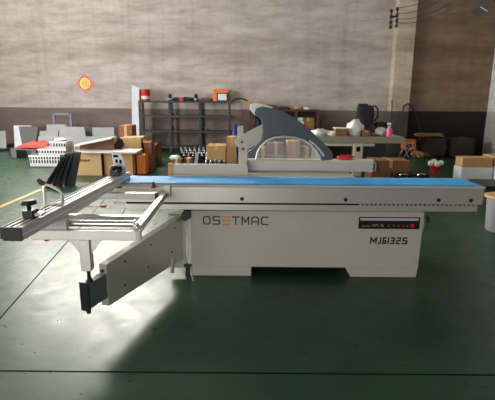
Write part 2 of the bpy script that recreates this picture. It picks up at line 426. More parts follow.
# --- saw table, rip fence
st = MB().box(.40, 2.17, .415, 1.12, .815, .868).build('saw_table', 'cream', saw, .003)
MB().box(.36, .40, .415, 1.12, .80, .868).build('edge_board', 'card2', saw, .002, label='pale wooden edge strip')
MB().box(.395, 1.122, .50, .54, .868, .972).build('side_board', 'cream', saw, .003)
MB().box(.345, .395, .495, .545, .868, .978).build('board_end', 'card2', saw, .002, label='pale wooden end of the side board')
MB().box(.70, 2.1, .45, 1.0, .62, .82).build('table_bracket', 'white', saw)
ripf = along([(.72, .872), (.72, .975), (.728, .982), (.80, .984), (.86, .98), (.86, .872)], 1.135, 2.42, MB()).build('rip_fence', 'alu', saw, .003)
MB().box(1.128, 1.137, .715, .865, .870, .992).build('fence_end_cap', 'plastic_w', saw, label='white end plate')
along([(.712, .970), (.712, .990), (.80, .996), (.80, .984)], 1.135, 2.42, MB()).build('fence_top_rail', 'cream', saw)
tag(MB().blob((2.14, .78, .992), (.085, .04, .045), 9, .25).build('red_cloth', 'red'), 'small red cloth lying on the rip fence right of the guard', 'cloth')
# --- guard post and arm
pst = MB().box(1.035, 1.125, .66, .72, .868, 1.20)
pst.build('guard_post', 'white', saw, .004)
q = Y(237.5, 126, .69); MB().box(q.x, q.x + .06, .675, .71, 1.19, q.z).build('post_stub', 'white', saw, .003)
def pp(lst, y): return [(Y(a, b, y).x, Y(a, b, y).z) for a, b in lst]
MB().prism(pp([(234.5, 141), (238, 137), (262, 124.5), (263, 141), (247, 150), (243.5, 146), (237, 147)], .655), .655, .675).build('guard_arm', 'white', saw, .003)
for p in ((242, 142), (243, 149)):
    q = Y(*p, .655); MB().lathe((q.x, .655, q.z), [(.012, 0), (.012, .01)], 12, 'y').build('bolt', 'dark', saw)
# --- guard hood
def smooth_poly(pts, n=5):
    out = []; N = len(pts)
    for i in range(N):
        p0, p1, p2, p3 = [Vector(pts[(i + k - 1) % N]) for k in range(4)]
        for k in range(n):
            t = k/n
            out.append(tuple(.5*((2*p1) + (-p0 + p2)*t + (2*p0 - 5*p1 + 4*p2 - p3)*t*t + (-p0 + 3*p1 - 3*p2 + p3)*t**3)))
    return out
HY = .60
outer = [(249.5, 109), (250.5, 104.5), (254, 103.5), (262, 104.2), (272, 107), (284, 111.5), (295, 118), (305, 125.5), (315, 134.5), (324, 143.5), (331, 151), (333.5, 156), (333, 160)]
inner = [(321, 161), (320.5, 157), (317, 150.5), (311, 143.5), (303, 138.8), (294, 136.5), (283, 135.8), (273, 137), (266, 140), (260, 146), (257, 152), (256, 158.5), (247, 158.5), (247, 153), (253, 149), (261, 141), (262.5, 132), (262, 124), (260.5, 118.5), (255, 115.5)]
hood = MB().prism(pp(outer + inner, HY), HY, HY + .11).build('guard_hood', 'hood', saw, .014)
for p in hood.data.polygons: p.use_smooth = False
tipp = [(249.5, 109), (250.3, 104.3), (254, 103.2), (262, 104.0), (272, 106.8), (273, 108.4), (262, 106.5), (256.5, 108.5), (255, 112), (255, 115.5)]
MB().prism(pp(tipp, HY - .003), HY - .003, HY + .113).build('hood_nose', 'hoodtip', saw, .006, label='pale rounded nose')
arch = [(256, 159.5), (257.5, 152), (261, 146), (267, 140.5), (274, 137.6), (284, 136.6), (294, 137.3), (303, 139.8), (310.5, 144.4), (316.5, 151), (320, 157.5), (320.5, 161)]
ap = pp(arch, HY - .006)
MB().prism(ap, HY - .006, HY + .0).build('clear_window', 'clear', saw, label='clear arched side window')
rim = MB(); rim.tube([(x, HY - .012, z) for x, z in ap], .011, 8); rim.tube([(ap[0][0], HY - .012, ap[0][1]), (ap[-1][0], HY - .012, ap[-1][1])], .006, 8)
mid = pp([(258, 154.5), (318.5, 157.5)], HY); rim.tube([(mid[0][0], HY - .014, mid[0][1]), (mid[1][0], HY - .014, mid[1][1])], .005, 8)
rim.build('window_rim', 'alu_l', saw)
ip = pp([(310, 140), (316.5, 145), (322, 151), (325, 156), (322.5, 156.5), (319.5, 151), (314.5, 145.5), (308.5, 141.5)], HY - .01)
MB().prism(ip, HY - .004, HY + .01).build('inset_plate', 'alu', saw, label='silver inset plate')
q = Y(306.5, 126.5, HY); MB().prism(pp([(304.5, 125), (306.5, 124.8), (309, 127.5), (308, 129), (306, 128.4)], HY), HY - .01, HY + .03).build('hood_knob', 'red', saw, label='small red knob')
# --- cross-cut frame toward the camera
zt = .80
cf = []
def fb(a, b, w, h, name='frame_bar', m='alu_l', par=saw, lab=None):
    o = MB().bar(a, b, w, h).build(name, m, par, .003)
    if lab: o['label'] = lab
    return o
fb((-.22, -1.15, .768), (.47, -1.15, .768), .05, .062)                 # near cross bar
fb((.428, -1.14, .775), (.40, -.01, .775), .045, .05)                   # right side bar
fb((-.20, -1.12, .775), (-.17, -.01, .775), .045, .05)                  # left side bar under the fence
fb((-.17, -.76, .778), (.40, -.80, .778), .045, .034)                   # middle bar
far = fb((-.19, -.17, .802), (.36, -.17, .802), .06, .05, 'roller_bar', 'alu_l')
MB().box(.36, .372, -.205, -.135, .772, .832).build('end_cap', 'black', far)
near = MB().tube([(-.13, -1.065, .815), (.405, -1.065, .815)], .021, 16).build('roller_bar', 'steel', saw)
MB().box(.405, .418, -1.09, -1.04, .79, .84).build('end_cap', 'alu', near)
sb = MB().lathe((.438, -1.10, .80), [(.02, 0), (.02, .018), (.009, .02), (.009, .035)], 12).build('lock_bolt', 'steel', saw)
MB().box(.405, .455, -.03, .0, .755, .86).build('corner_bracket', 'alu_l', saw)
MB().box(-.20, -.14, -.03, .0, .755, .86).build('corner_bracket', 'alu_l', saw)
MB().box(.444, .456, -1.176, -1.12, .74, .797).build('end_cap', 'dark', saw)
MB().box(.445, .472, -1.178, -1.172, .74, .797).build('end_cap', 'alu', saw)
for px_, py_ in ((118, 188), (153.5, 188)):
    p = Y(px_, py_, -.03)
    k = MB().lathe((p.x, -.03, p.z), [(.022, 0), (.022, .012), (.012, .016)], 14).build('clamp_lever', 'red', saw, label='red clamp lever base')
    MB().tube([(p.x, -.03, p.z + .012), (p.x, -.03, p.z + .055)], .009, 8).build('lever_pin', 'black', k)
p = Y(104, 198.6, -.4); MB().box(p.x - .03, p.x + .012, -.41, -.38, .755, .768).build('stop_tab', 'red', saw, label='red tab')
MB().tube([(-.16, -.39, .76), (.0, -.39, .76)], .006, 8).build('stop_rod', 'steel', saw)
# --- fence
fa = Vector((-.125, -1.545, .895)); fbv = Vector((-.028, .28, .895))
d = (fbv - fa).normalized(); ang = math.atan2(d.y, d.x) - math.pi/2
FM = Matrix.Translation(fa) @ Matrix.Rotation(ang, 4, 'Z'); FL = (fbv - fa).length
prof = [(-.058, -.038), (-.058, .034), (-.048, .034), (-.048, .024), (-.030, .024), (-.030, .036), (-.012, .036), (-.012, .024), (.006, .024), (.006, .036), (.026, .036), (.026, .026), (.038, .026), (.038, .036), (.058, .034), (.058, -.038)]
def alongy(poly, y0, y1, mm, mbx):
    n = len(poly); mbx.add([mm @ Vector((x, y0, z)) for x, z in poly] + [mm @ Vector((x, y1, z)) for x, z in poly],
        [tuple(range(n)), tuple(range(n, 2*n))] + [(i, (i + 1) % n, (i + 1) % n + n, i + n) for i in range(n)]); return mbx
fence = alongy(prof, 0, FL, FM, MB()).build('crosscut_fence', 'alu', saw)
cap = [(-.059, -.030), (-.053, .036), (.059, .036), (.059, -.039), (-.045, -.039), (-.048, -.03)]
alongy(cap, -.012, .0, FM, MB()).build('fence_end_cap', 'black', fence)
gr = MB()
for xx, hw_ in ((-.039, .0085), (-.003, .0085), (.032, .0055)): alongy([(xx - hw_, .0262), (xx - hw_, .0355), (xx + hw_, .0355), (xx + hw_, .0262)], .001, FL - .001, FM, gr)
gr.build('fence_dark_strip', 'slot', fence)  # near-flush dark strips stand in for the shade inside the fence slots
alongy([(.058, -.012), (.058, .0), (.0605, .0), (.0605, -.012)], .0, FL, FM, MB()).build('scale_strip', 'plastic_w', fence)
for xx in (-.05, -.17): pass
MB().box(-.20, -.0, -1.15, -1.10, .797, .86).build('fence_mount', 'alu', saw)
MB().box(-.17, .03, .0, .04, .83, .86).build('fence_mount', 'alu', saw)
def stop(y, flip):
    m = FM @ Matrix.Translation((0, y, .036))
    k = MB().box(-.03, .03, -.035, .035, 0, .045, m).build('flip_stop', 'black', fence)
    c = m @ Vector((-.005, 0, .045))
    MB().lathe(c, [(.012, 0), (.012, .025), (.03, .03), (.045, .034), (.045, .052), (.03, .058)], 10).build('knob', 'black', k)
    MB().box(.02, .075, -.02, .03, .012, .03, m).build('pointer', 'steel', k)
stop(.20, 1); 
m = FM @ Matrix.Translation((0, 1.62, .036))
k = MB().box(-.045, .03, -.04, .04, 0, .05, m).build('flip_stop', 'black', fence)
MB().lathe(m @ Vector((-.02, 0, .05)), [(.02, 0), (.034, .01), (.034, .03), (.02, .036)], 10).build('knob', 'black', k)
MB().lathe(m @ Vector((.035, -.03, .03)), [(.018, 0), (.03, .01), (.03, .02), (.018, .03)], 10).build('knob', 'black', k)
# curved plate at the far end with dark cut-outs
pl = MB(); c0 = FM @ Vector((.03, 1.72, .0))
def arcp(r, a): return (c0.x - .03 + r*math.cos(a), c0.z + .0 + r*math.sin(a))
poly = [(c0.x - .10, c0.z + .24), (c0.x - .04, c0.z + .235), (c0.x - .005, c0.z + .20), (c0.x + .02, c0.z + .14), (c0.x + .03, c0.z - .03), (c0.x - .10, c0.z - .03), (c0.x - .10, c0.z + .10), (c0.x - .085, c0.z + .12)]
pm = pl.prism(poly, c0.y, c0.y + .02).build('angle_plate', 'plastic_w', saw, .003)
ho = MB()
for (ax, az, w, h) in ((-.06, .195, .045, .022), (-.055, .15, .022, .03), (-.02, .145, .022, .035), (-.04, .085, .06, .03), (-.04, .03, .07, .02)):
    ho.box(c0.x + ax - w/2, c0.x + ax + w/2, c0.y - .002, c0.y + .001, c0.z + az - h/2, c0.z + az + h/2)
ho.build('cut_out', 'slot', pm)
# eccentric workpiece clamp: bent silver tube with dark grip
cq = lambda px, py: Y(px, py, -1.04)
hp = [cq(*v) for v in ((46.5, 219), (45.5, 205), (44, 187), (46, 184.5), (52, 186.5), (60, 191), (62, 194), (62.5, 205), (63, 215), (60, 217), (50, 220))]
hold = MB().tube(hp, .009, 10).build('hold_down_clamp', 'alu_l', saw)
MB().tube([cq(46.5, 205), cq(62.5, 203)], .008, 8).build('clamp_bar', 'alu_l', hold)
MB().tube([cq(38, 179.5), cq(41, 182.5), cq(45, 184)], [.013, .017, .012], 10).build('clamp_grip', 'rust', hold, label='dark brown grip')
MB().box(-.20, -.10, -1.075, -1.04, .855, .875).build('clamp_bracket', 'steel', saw)
p = Y(47, 240, -1.15); MB().lathe((p.x, -1.15, .722), [(.012, 0), (.016, .005), (.016, .015)], 12).build('foot_screw', 'red', saw, label='small red screw')
# --- support post with gussets
PXc = .12; PY = -1.16
post = MB().box(PXc - .033, PXc + .033, PY - .03, PY + .03, .535, .74).build('support_post', 'alu_l', saw, .003)
g = MB(); g.prism([(PXc - .033, .74), (PXc - .105, .74), (PXc - .033, .64)], PY - .012, PY + .012).build('gusset', 'alu_l', saw)
g = MB(); g.prism([(PXc + .033, .74), (PXc + .105, .74), (PXc + .033, .64)], PY - .012, PY + .012).build('gusset', 'alu_l', saw)
MB().tube([(PXc, PY + .01, .45), (PXc, PY + .01, .54)], .0125, 12).build('threaded_rod', 'black', saw)
MB().lathe((PXc, PY + .01, .448), [(.024, 0), (.024, .012), (.014, .02)], 12).build('rod_nut', 'black', saw)
# --- telescopic arm
A0 = Vector((.52, .06, 0)); A1 = Vector((.10, -1.15, 0)); ad = (A1 - A0).normalized(); an = Vector((-ad.y, ad.x, 0))
AL = (A1 - A0).length
def armbox(s0, s1, w, z0, z1, zz0=None, zz1=None):
    q = []
    for s, za, zb in ((s0, z0, z1), (s1, z0 if zz0 is None else zz0, z1 if zz1 is None else zz1)):
        c = A0 + ad*s
        q.append([c - an*w/2 + Vector((0, 0, za)), c + an*w/2 + Vector((0, 0, za)), c + an*w/2 + Vector((0, 0, zb)), c - an*w/2 + Vector((0, 0, zb))])
    return MB().hexa(q[0], q[1])
arm = armbox(-.02, AL - .17, .06, .165, .575, .20, .505).build('support_arm', 'alu_l', saw, .004)
MB().box(CX0 - .20, CX0 - .05, .03, .10, .075, .575).build('arm_end_plate', 'white', saw, .004)
for s, z in ((.16, .50), (.22, .30), (.55, .47), (.60, .30), (.90, .455), (.92, .28)):
    c = A0 + ad*s + an*.030 + Vector((0, 0, z))
    t = MB(); t.tube([c - an*.004, c + an*.005], .0085, 10); t.build('bolt', 'dark', arm)
c0 = A0 + ad*.24 + an*.034 + Vector((0, 0, .11)); c1 = A0 + ad*.19 + an*.034 + Vector((0, 0, .235))
MB().bar(c0, c1, .014, .055, up=ad).build('arm_bracket', 'alu', arm)
ce = A0 + ad*(AL - .170)
MB().bar(ce - ad*.001 + Vector((0, 0, .42)), ce + ad*.004 + Vector((0, 0, .42)), .02, .014).build('end_slot', 'gold2', arm, label='small brass insert')
tube = armbox(AL - .30, AL + .02, .055, .265, .44, .265, .44).build('extension_tube', 'tube_grey', saw, .003)
armbox(AL + .018, AL + .030, .066, .255, .45).build('tube_end_cap', 'black', tube)
c = A0 + ad*(AL + .0); MB().lathe((c.x, c.y, .225), [(.014, 0), (.018, .03), (.018, .04)], 10).build('foot_screw', 'black', tube)
c = A0 + ad*(AL - .166)
MB().tube([c + Vector((0, 0, .46)), c + ad*.012 + Vector((0, 0, .46))], .012, 10).build('bolt', 'dark', arm)
# hinge blocks on the cabinet
MB().box(CX0 - .03, CX0 + .001, .04, .10, .11, .57).build('hinge_strip', 'plastic_w', saw, .002, label='pale vertical hinge strip')
MB().prism([(CX0 - .075, .545), (CX0 - .05, .53), (CX0 + .0, .56), (CX0 + .0, .628), (CX0 - .055, .628), (CX0 - .075, .60)], .0, .10).build('hinge_block', 'dark', saw, .003, label='upper dark hinge block')
MB().box(CX0 - .07, CX0 - .002, .0, .10, .095, .115).build('hinge_block', 'dark', saw, .002)
MB().box(CX0 - .055, CX0 - .012, -.01, .04, .005, .095).build('caster_foot', 'black', saw, .004)
# right side fittings
hw = MB().tube([(CX1 - .005, .22, .50), (CX1 + .10, .22, .50)], .016, 10).build('handwheel', 'alu', saw)
MB().lathe((CX1 + .03, .22, .47), [(.085, 0), (.095, .008), (.095, .018), (.06, .026)], 20, 'x').build('wheel_rim', 'alu', hw)
MB().lathe((CX1 + .095, .18, .545), [(.014, 0), (.016, -.02), (.016, -.055)], 10, 'z').build('wheel_grip', 'black', hw)
MB().box(CX1 - .01, CX1 + .05, .20, .26, .56, .575).build('side_bracket', 'yellow', saw, label='yellow bracket')
MB().box(CX1 - .012, CX1 + .012, .10, .16, .11, .17).build('door_latch', 'black', saw)

# ================================================================== WALL THINGS
# paper sticker
c = wallpt(85, 83.5, .01); ax = WD; up = Vector((0, 0, 1)); R0 = .30
sticker = thing('paper_sticker', 'red diamond paper sticker with a gold lucky character, on the plaster wall', 'sticker', c)
def wpoly(pts, off, th): return MB().ext([c + ax*a + up*b + WN*off for a, b in pts], WN*th)
dia = []
for k in range(4):
    a0 = math.pi/2*k; a1 = math.pi/2*(k + 1)
    for t in range(12):
        f = t/12; p = Vector((math.cos(a0), math.sin(a0))).lerp(Vector((math.cos(a1), math.sin(a1))), f)
        w = 1 + .10*abs(math.sin(f*math.pi*4)) - .06
        dia.append((p.x*R0*w, p.y*R0*w))
wpoly(dia, -.008, .003).build('paper_diamond', 'red', sticker)
ring = [(math.cos(t*math.pi/12)*.175, math.sin(t*math.pi/12)*.175) for t in range(24)]
wpoly(ring, -.005, .002).build('paper_disc', 'gold2', sticker, label='gold disc')
# the character, simplified to its strokes
ch = MB()
S = [((-.10, .10), (-.07, .085)), ((-.12, .05), (-.035, .05)), ((-.04, .05), (-.12, -.04)), ((-.075, .0), (-.075, -.12)), ((-.07, .0), (-.035, -.03)),
     ((-.01, .105), (.12, .105)), ((.0, .075), (.11, .075)), ((.11, .075), (.11, .03)), ((.0, .075), (.0, .03)), ((.0, .03), (.11, .03)),
     ((-.01, .0), (.12, .0)), ((-.01, .0), (-.01, -.11)), ((.12, .0), (.12, -.11)), ((-.01, -.11), (.12, -.11)), ((-.01, -.055), (.12, -.055)), ((.055, .0), (.055, -.11))]
for (p, q) in S:
    ch.bar(c + ax*p[0] + up*p[1] - WN*.001, c + ax*q[0] + up*q[1] - WN*.001, .012, .003, up=WN)
ch.build('character', 'red', sticker)
for k in range(4):
    a = math.pi/2*k; cc = (math.cos(a)*.225, math.sin(a)*.225)
    wpoly([(cc[0] + .03*math.cos(t), cc[1] + .03*math.sin(t)) for t in [i*math.pi/3 for i in range(6)]], -.005, .002).build('paper_dot', 'orange', sticker)
# conduit with boxes and insulator bracket on the pier edge
cd = thing('cable_conduit', 'pale vertical cable pipe running down beside the concrete pier', 'pipe', (5.03, 9.2, 0))
p1 = Y(397, 25, 9.28); p2 = Y(390.8, 108, 9.28)
MB().tube([p1, p1.lerp(p2, .5) + Vector((.01, 0, 0)), p2, (p2.x - .02, 9.28, .6)], .022, 10).build('pipe', 'pale', cd)
q = p1.lerp(p2, .93); MB().box(q.x - .05, q.x + .05, 9.22, 9.32, q.z - .13, q.z + .1).build('switch_box', 'card2', cd, label='cream switch box')
ib = thing('insulator_bracket', 'dark iron bracket with insulators high on the pier edge', 'bracket', Y(395, 18, 9.1))
for (a_, b_) in (((391.5, 9), (390.5, 28)), ((397.5, 7), (396.5, 27))):
    P = Y(*a_, 9.08); Q = Y(*b_, 9.08); rr = MB().tube([P, Q], .018, 8).build('rod', 'black', ib)
    for t in (.1, .4, .7, .95):
        s_ = P.lerp(Q, t); MB().lathe(s_, [(.03, -.04), (.055, -.015), (.03, 0), (.055, .02), (.03, .04)], 10).build('insulator', 'dark', rr)
P = Y(390.5, 17, 9.08); Q = Y(400, 16, 9.08); MB().bar(P, Q, .03, .05).build('cross_arm', 'black', ib)
MB().bar(Y(397, 21, 9.08), (Y(397, 21, 9.08) + Vector((.1, .12, 0))), .04).build('wall_fixing', 'black', ib)
for i, (yy, y2) in enumerate(((8, -14), (14, -6), (19, 3), (23, 9))):
    P = Y(397.5, yy, 9.06); Q = Y(452, y2, 6.6)
    pts = [P.lerp(Q, t/8) - Vector((0, 0, .10*math.sin(math.pi*t/8))) for t in range(9)]
    tag(MB().tube(pts, .007, 6).build('overhead_wire', 'dark'), ['topmost of the thin wires strung from the iron bracket', 'second wire down from the iron bracket', 'third wire down from the iron bracket', 'lowest of the thin wires strung from the iron bracket'][i], 'wire', 'wires from the iron bracket')
# wall lamp top right
wl = thing('wall_floodlight', 'dark grey floodlight on a bent arm high on the brown wall', 'lamp', Y(482, 5, 9.0))
P = Y(481, 6, 8.8)
mm = Matrix.Translation(P) @ Matrix.Rotation(.5, 4, 'Y') @ Matrix.Rotation(-.3, 4, 'X')
MB().hexa([mm @ Vector(v) for v in ((-.12, -.12, -.2), (.12, -.12, -.2), (.12, .12, -.2), (-.12, .12, -.2))], [mm @ Vector(v) for v in ((-.2, -.16, .16), (.2, -.16, .16), (.2, .16, .16), (-.2, .16, .16))]).build('lamp_head', 'dpanel', wl, .02)
MB().tube([P + Vector((.05, .1, .1)), P + Vector((.12, .25, .25)), P + Vector((.15, .46, .25))], .025, 8).build('lamp_arm', 'dark', wl)
MB().bar(P + Vector((-.1, -.15, -.05)), P + Vector((.1, -.15, -.16)), .05, .03).build('lamp_bracket', 'steel', wl)

# ================================================================== LONG SHELF
def rack(name, label, L, R, yb, zt_, cols, lev, m, depth=.42):
    t = thing(name, label, 'shelf', ((L + R)/2, yb, 0))
    xs = [L + (R - L)*i/cols for i in range(cols + 1)]
    for x in xs:
        for y in (yb, yb + depth): MB().box(x - .032, x + .032, y, y + .05, 0, zt_).build('upright', m, t)
    for z in lev:
        MB().box(L, R, yb + .002, yb + depth + .03, z - .05, z).build('shelf_board', m, t)
    return t
SY = 9.52
L, R = Y(140, 120, SY).x, Y(229.5, 120, SY).x
SZ = [.12, .53, 1.0, 1.50]
SZ = [Y(180, 146.5, SY).z, Y(180, 130.8, SY).z, Y(180, 115.5, SY).z, Y(180, 101, SY).z]
shelf = rack('storage_rack', 'long dark grey three-bay metal rack, mostly empty, against the back wall', L, R, SY, SZ[3], 3, SZ, 'rack', .40)
top = SZ[3]
def onshelf(px, z, y=SY + .2): return Vector((Y(px, 100, y).x, y, z))
def cbox(name, label, cat, x0, x1, y0, y1, z0, z1, m, bevel=.004, group=None, rz=0, lid=None):
    c = Vector(((x0 + x1)/2, (y0 + y1)/2, z0)); mmx = Matrix.Translation(c) @ Matrix.Rotation(rz, 4, 'Z')
    b = MB().box(-(x1 - x0)/2, (x1 - x0)/2, -(y1 - y0)/2, (y1 - y0)/2, 0, z1 - z0, mmx)
    return tag(b.build(name, m, None, bevel), label, cat, group)
def closed_box(label, x0, x1, y0, y1, z0, z1, m, rz=0, tape=True, flaps=False, group=None):
    """cardboard carton with tape band or open flaps"""
    c = Vector(((x0 + x1)/2, (y0 + y1)/2, z0)); t = thing('cardboard_box', label, 'box', c, group); t.rotation_euler = (0, 0, rz)
    mmx = Matrix.Translation(c); w, dd, h = (x1 - x0)/2, (y1 - y0)/2, z1 - z0
    if flaps:
        b = MB(); th = .006
        b.box(-w, w, -dd, -dd + th, 0, h, mmx); b.box(-w, w, dd - th, dd, 0, h, mmx); b.box(-w, -w + th, -dd, dd, 0, h, mmx); b.box(w - th, w, -dd, dd, 0, h, mmx); b.box(-w, w, -dd, dd, 0, th, mmx)
        b.build('carton_body', m, t)
        for s in (-1, 1):
            a = mmx @ Vector((s*w, 0, h)); e = a + Vector((s*w*.5, 0, w*(.35 if s > 0 else -.15)))
            MB().hexa([a + Vector((0, -dd, 0)), a + Vector((0, dd, 0)), a + Vector((0, dd, .006)), a + Vector((0, -dd, .006))],
                      [e + Vector((0, -dd, 0)), e + Vector((0, dd, 0)), e + Vector((0, dd, .006)), e + Vector((0, -dd, .006))]).build('flap', m, t)
        a = mmx @ Vector((0, -dd, h)); e = a + Vector((0, -dd*.5, -dd*.25))
        MB().hexa([a + Vector((-w, 0, 0)), a + Vector((w, 0, 0)), a + Vector((w, 0, .006)), a + Vector((-w, 0, .006))],
                  [e + Vector((-w, 0, 0)), e + Vector((w, 0, 0)), e + Vector((w, 0, .006)), e + Vector((-w, 0, .006))]).build('flap', m, t)
    else:
        MB().box(-w, w, -dd, dd, 0, h, mmx).build('carton_body', m, t, .006)
        if tape: MB().box(-.03, .03, -dd - .001, dd + .001, h*.7, h + .001, mmx).build('packing_tape', 'card2' if m != 'card2' else 'card', t)
    return t
# red drum
q = onshelf(146, top)
dr = thing('paint_tin', 'red tin with a pale label on the left end of the rack top', 'tin', q)
MB().lathe(q, [(.125, 0), (.13, .01), (.13, .30), (.135, .31), (.12, .315)], 24).build('tin_body', 'red', dr)
MB().lathe(q + Vector((0, 0, .05)), [(.1315, 0), (.1315, .09)], 24).build('tin_label', 'cream', dr)
MB().lathe(q + Vector((0, 0, .31)), [(.132, 0), (.132, .02), (.12, .02)], 24).build('tin_lid', 'card3', dr)
cbox('board_offcut', 'thin brown board standing behind the red tin', 'board', q.x - .20, q.x - .175, q.y + .02, q.y + .18, top, top + .33, 'card3')
for i, (px, lb) in enumerate(((170, 'small black canister left on the rack top, above the first post'), (196, 'small black canister on the rack top, left of the orange framed box'))):
    q = onshelf(px, top, SY + .12); t = thing('canister', lb, 'canister', q, 'black canisters on the rack')
    MB().lathe(q, [(.055, 0), (.058, .06), (.058, .14), (.05, .15), (.05, .2)], 16).build('body', 'black', t)
    MB().lathe(q + Vector((0, 0, .03)), [(.0595, 0), (.0595, .05)], 16).build('label_band', 'pale', t)
q = onshelf(181.5, top, SY + .12); cbox('small_box', 'small red box on the rack top between the two black canisters', 'box', q.x - .06, q.x + .06, q.y - .06, q.y + .06, top, top + .11, 'red')
q = onshelf(188, top, SY + .2); tag(MB().blob(q, (.2, .1, .11), 3).build('rag', 'dbrown'), 'crumpled brown rag on the rack top beside the small red box', 'rag')
q = onshelf(176, top, SY + .28); tag(MB().blob(q, (.14, .09, .1), 5).build('rag', 'rack'), 'dark bundle on the rack top behind the small red box', 'rag')
q = onshelf(205, top, SY + .2); tag(MB().blob(q, (.26, .1, .09), 4).build('rag', 'sack'), 'brown bundle on the rack top left of the orange framed box', 'rag')
q = onshelf(221, top, SY + .15)
t = thing('framed_box', 'orange framed box with a white panel on the right end of the rack top', 'box', q)
W_, H2 = .22, .34
MB().box(q.x - W_, q.x + W_, q.y - .1, q.y + .15, top, top + H2).build('body', 'orange', t, .008)
MB().box(q.x - W_ + .1, q.x + W_ - .0, q.y - .108, q.y - .1, top, top + H2 - .1).build('dark_frame', 'dark', t)
MB().box(q.x - W_ + .14, q.x + W_ - .05, q.y - .116, q.y - .108, top + .03, top + H2 - .13).build('white_panel', 'plastic_w', t)
# small things on the inner shelves
for i, (px, z, w, h, m, lb) in enumerate(((172, SZ[2] + 0, .1, .08, 'dark', 'small dark part on the second shelf of the rack, first post'), (171, SZ[1], .09, .14, 'dark', 'small dark part on the third shelf near the first inner post'), (206, SZ[1], .14, .07, 'dpanel', 'low grey part on the third shelf of the right bay'), (174, SZ[1], .06, .06, 'pale', 'tiny pale part on the third shelf beside a dark part'))):
    q = onshelf(px, z, SY + .15); t = MB().lathe(q, [(w*.4, 0), (w*.5, h*.2), (w*.5, h*.7), (w*.3, h)], 12); tag(t.build('machine_part', m), lb, 'part')
# white board beside the rack
q0, q1 = Y(130.5, 120, 9.45), Y(137.6, 120, 9.45)
b = MB().hexa([(q0.x, 9.45, 0), (q1.x, 9.45, 0), (q1.x, 9.48, 0), (q0.x, 9.48, 0)], [(q0.x, 9.78, Y(132, 85, 9.78).z), (q1.x, 9.78, Y(138, 88, 9.78).z), (q1.x, 9.81, Y(138, 88, 9.78).z), (q0.x, 9.81, Y(132, 85, 9.78).z)])
tag(b.build('white_board', 'wpanel'), 'tall narrow white board leaning on the wall left of the rack', 'board')

# ================================================================== LEFT BACKGROUND
def lean(name, label, cat, L, R, T, y, m, t=.03, lean_=.25, group=None, LT=None, RT=None, z0=0.):
    """panel leaning back: px left/right, top py, foot depth y"""
    lt = LT or L; rt = RT or R
    a = Y(L, 140, y); b = Y(R, 140, y); zt2 = Y((L + R)/2, T, y + lean_).z
    c_ = Y(lt, T, y + lean_); d_ = Y(rt, T, y + lean_)
    mbx = MB().hexa([(a.x, y, z0), (b.x, y, z0), (b.x, y + t, z0), (a.x, y + t, z0)], [(c_.x, y + lean_, c_.z), (d_.x, y + lean_, d_.z), (d_.x, y + lean_ + t, d_.z), (c_.x, y + lean_ + t, c_.z)])
    return tag(mbx.build(name, m, None, .004), label, cat, group)
G = 'sheets leaning by the left wall'
lean('metal_sheet', 'narrow grey sheet at the left edge, leaning on the wall', 'sheet', -6, 5.5, 131, 9.7, 'pale', group=G)
lean('metal_sheet', 'white sheet standing behind a dark one, near the left edge', 'sheet', 13.5, 31, 125.5, 9.75, 'wpanel', group=G)
lean('metal_sheet', 'dark grey tapered sheet in front of a white one, near the left edge', 'sheet', 22, 34, 126.5, 9.45, 'dpanel', group=G, LT=18.5, RT=38)
lean('metal_sheet', 'light grey sheet, leftmost of the pale stack behind the white crates', 'sheet', 36.5, 57, 131, 9.15, 'pale', group=G, LT=40, RT=58)
lean('metal_sheet', 'light grey sheet with the highest top edge, in the pale stack', 'sheet', 44, 66, 124.5, 9.4, 'pale', group=G, LT=46.5)
lean('metal_sheet', 'light grey sheet in front centre of the pale stack', 'sheet', 56, 88, 127, 9.0, 'pale', group=G, LT=60, RT=84)
lean('metal_sheet', 'light grey sheet, rightmost of the stack, beside the brown boxes', 'sheet', 92, 114, 127.5, 9.2, 'pale', group=G)
lean('metal_sheet', 'dark slanting sheet between two pale grey ones', 'sheet', 84, 93, 127, 9.3, 'dpanel', group=G, LT=80)
lean('metal_sheet', 'long low grey sheet at the bottom of the pale stack', 'sheet', 38, 116, 136.5, 8.85, 'pale', group=G, lean_=.15)
# blue-grey frame
y = 9.75; t = thing('trestle', 'slim blue-grey metal trestle rising behind the pale sheets', 'trestle', (Y(61, 120, y).x, y, 0))
a = Y(53, 113, y); b = Y(70, 113, y)
for x in (a.x, b.x): MB().box(x - .03, x + .03, y, y + .06, 0, a.z).build('post', 'bluegrey', t)
MB().box(a.x, b.x, y, y + .06, a.z - .06, a.z).build('cross_bar', 'bluegrey', t); MB().bar((a.x, y + .03, .78), (b.x, y + .03, .7), .035).build('brace', 'pale', t)
MB().box(a.x, b.x, y, y + .06, .38, .43).build('cross_bar', 'bluegrey', t)
# dark plates on the floor
for i, (p, q, w_, z_, lb) in enumerate((((-12, 153), (26, 148.5), .5, .0, 'dark flat plate lying on the floor at the left edge, lower of two'), ((-12, 150.5), (22, 147), .45, .05, 'dark flat plate on top of another at the left edge'))):
    A = Z(*p); B = Z(*q); dd = (B - A).normalized(); nn = Vector((-dd.y, dd.x, 0))*w_
    tag(MB().hexa([A + Vector((0, 0, z_)), B + Vector((0, 0, z_)), B + nn + Vector((0, 0, z_)), A + nn + Vector((0, 0, z_))], [A + Vector((0, 0, z_ + .05)), B + Vector((0, 0, z_ + .05)), B + nn + Vector((0, 0, z_ + .05)), A + nn + Vector((0, 0, z_ + .05))]).build('floor_plate', 'dark'), lb, 'plate', 'dark plates on the floor')
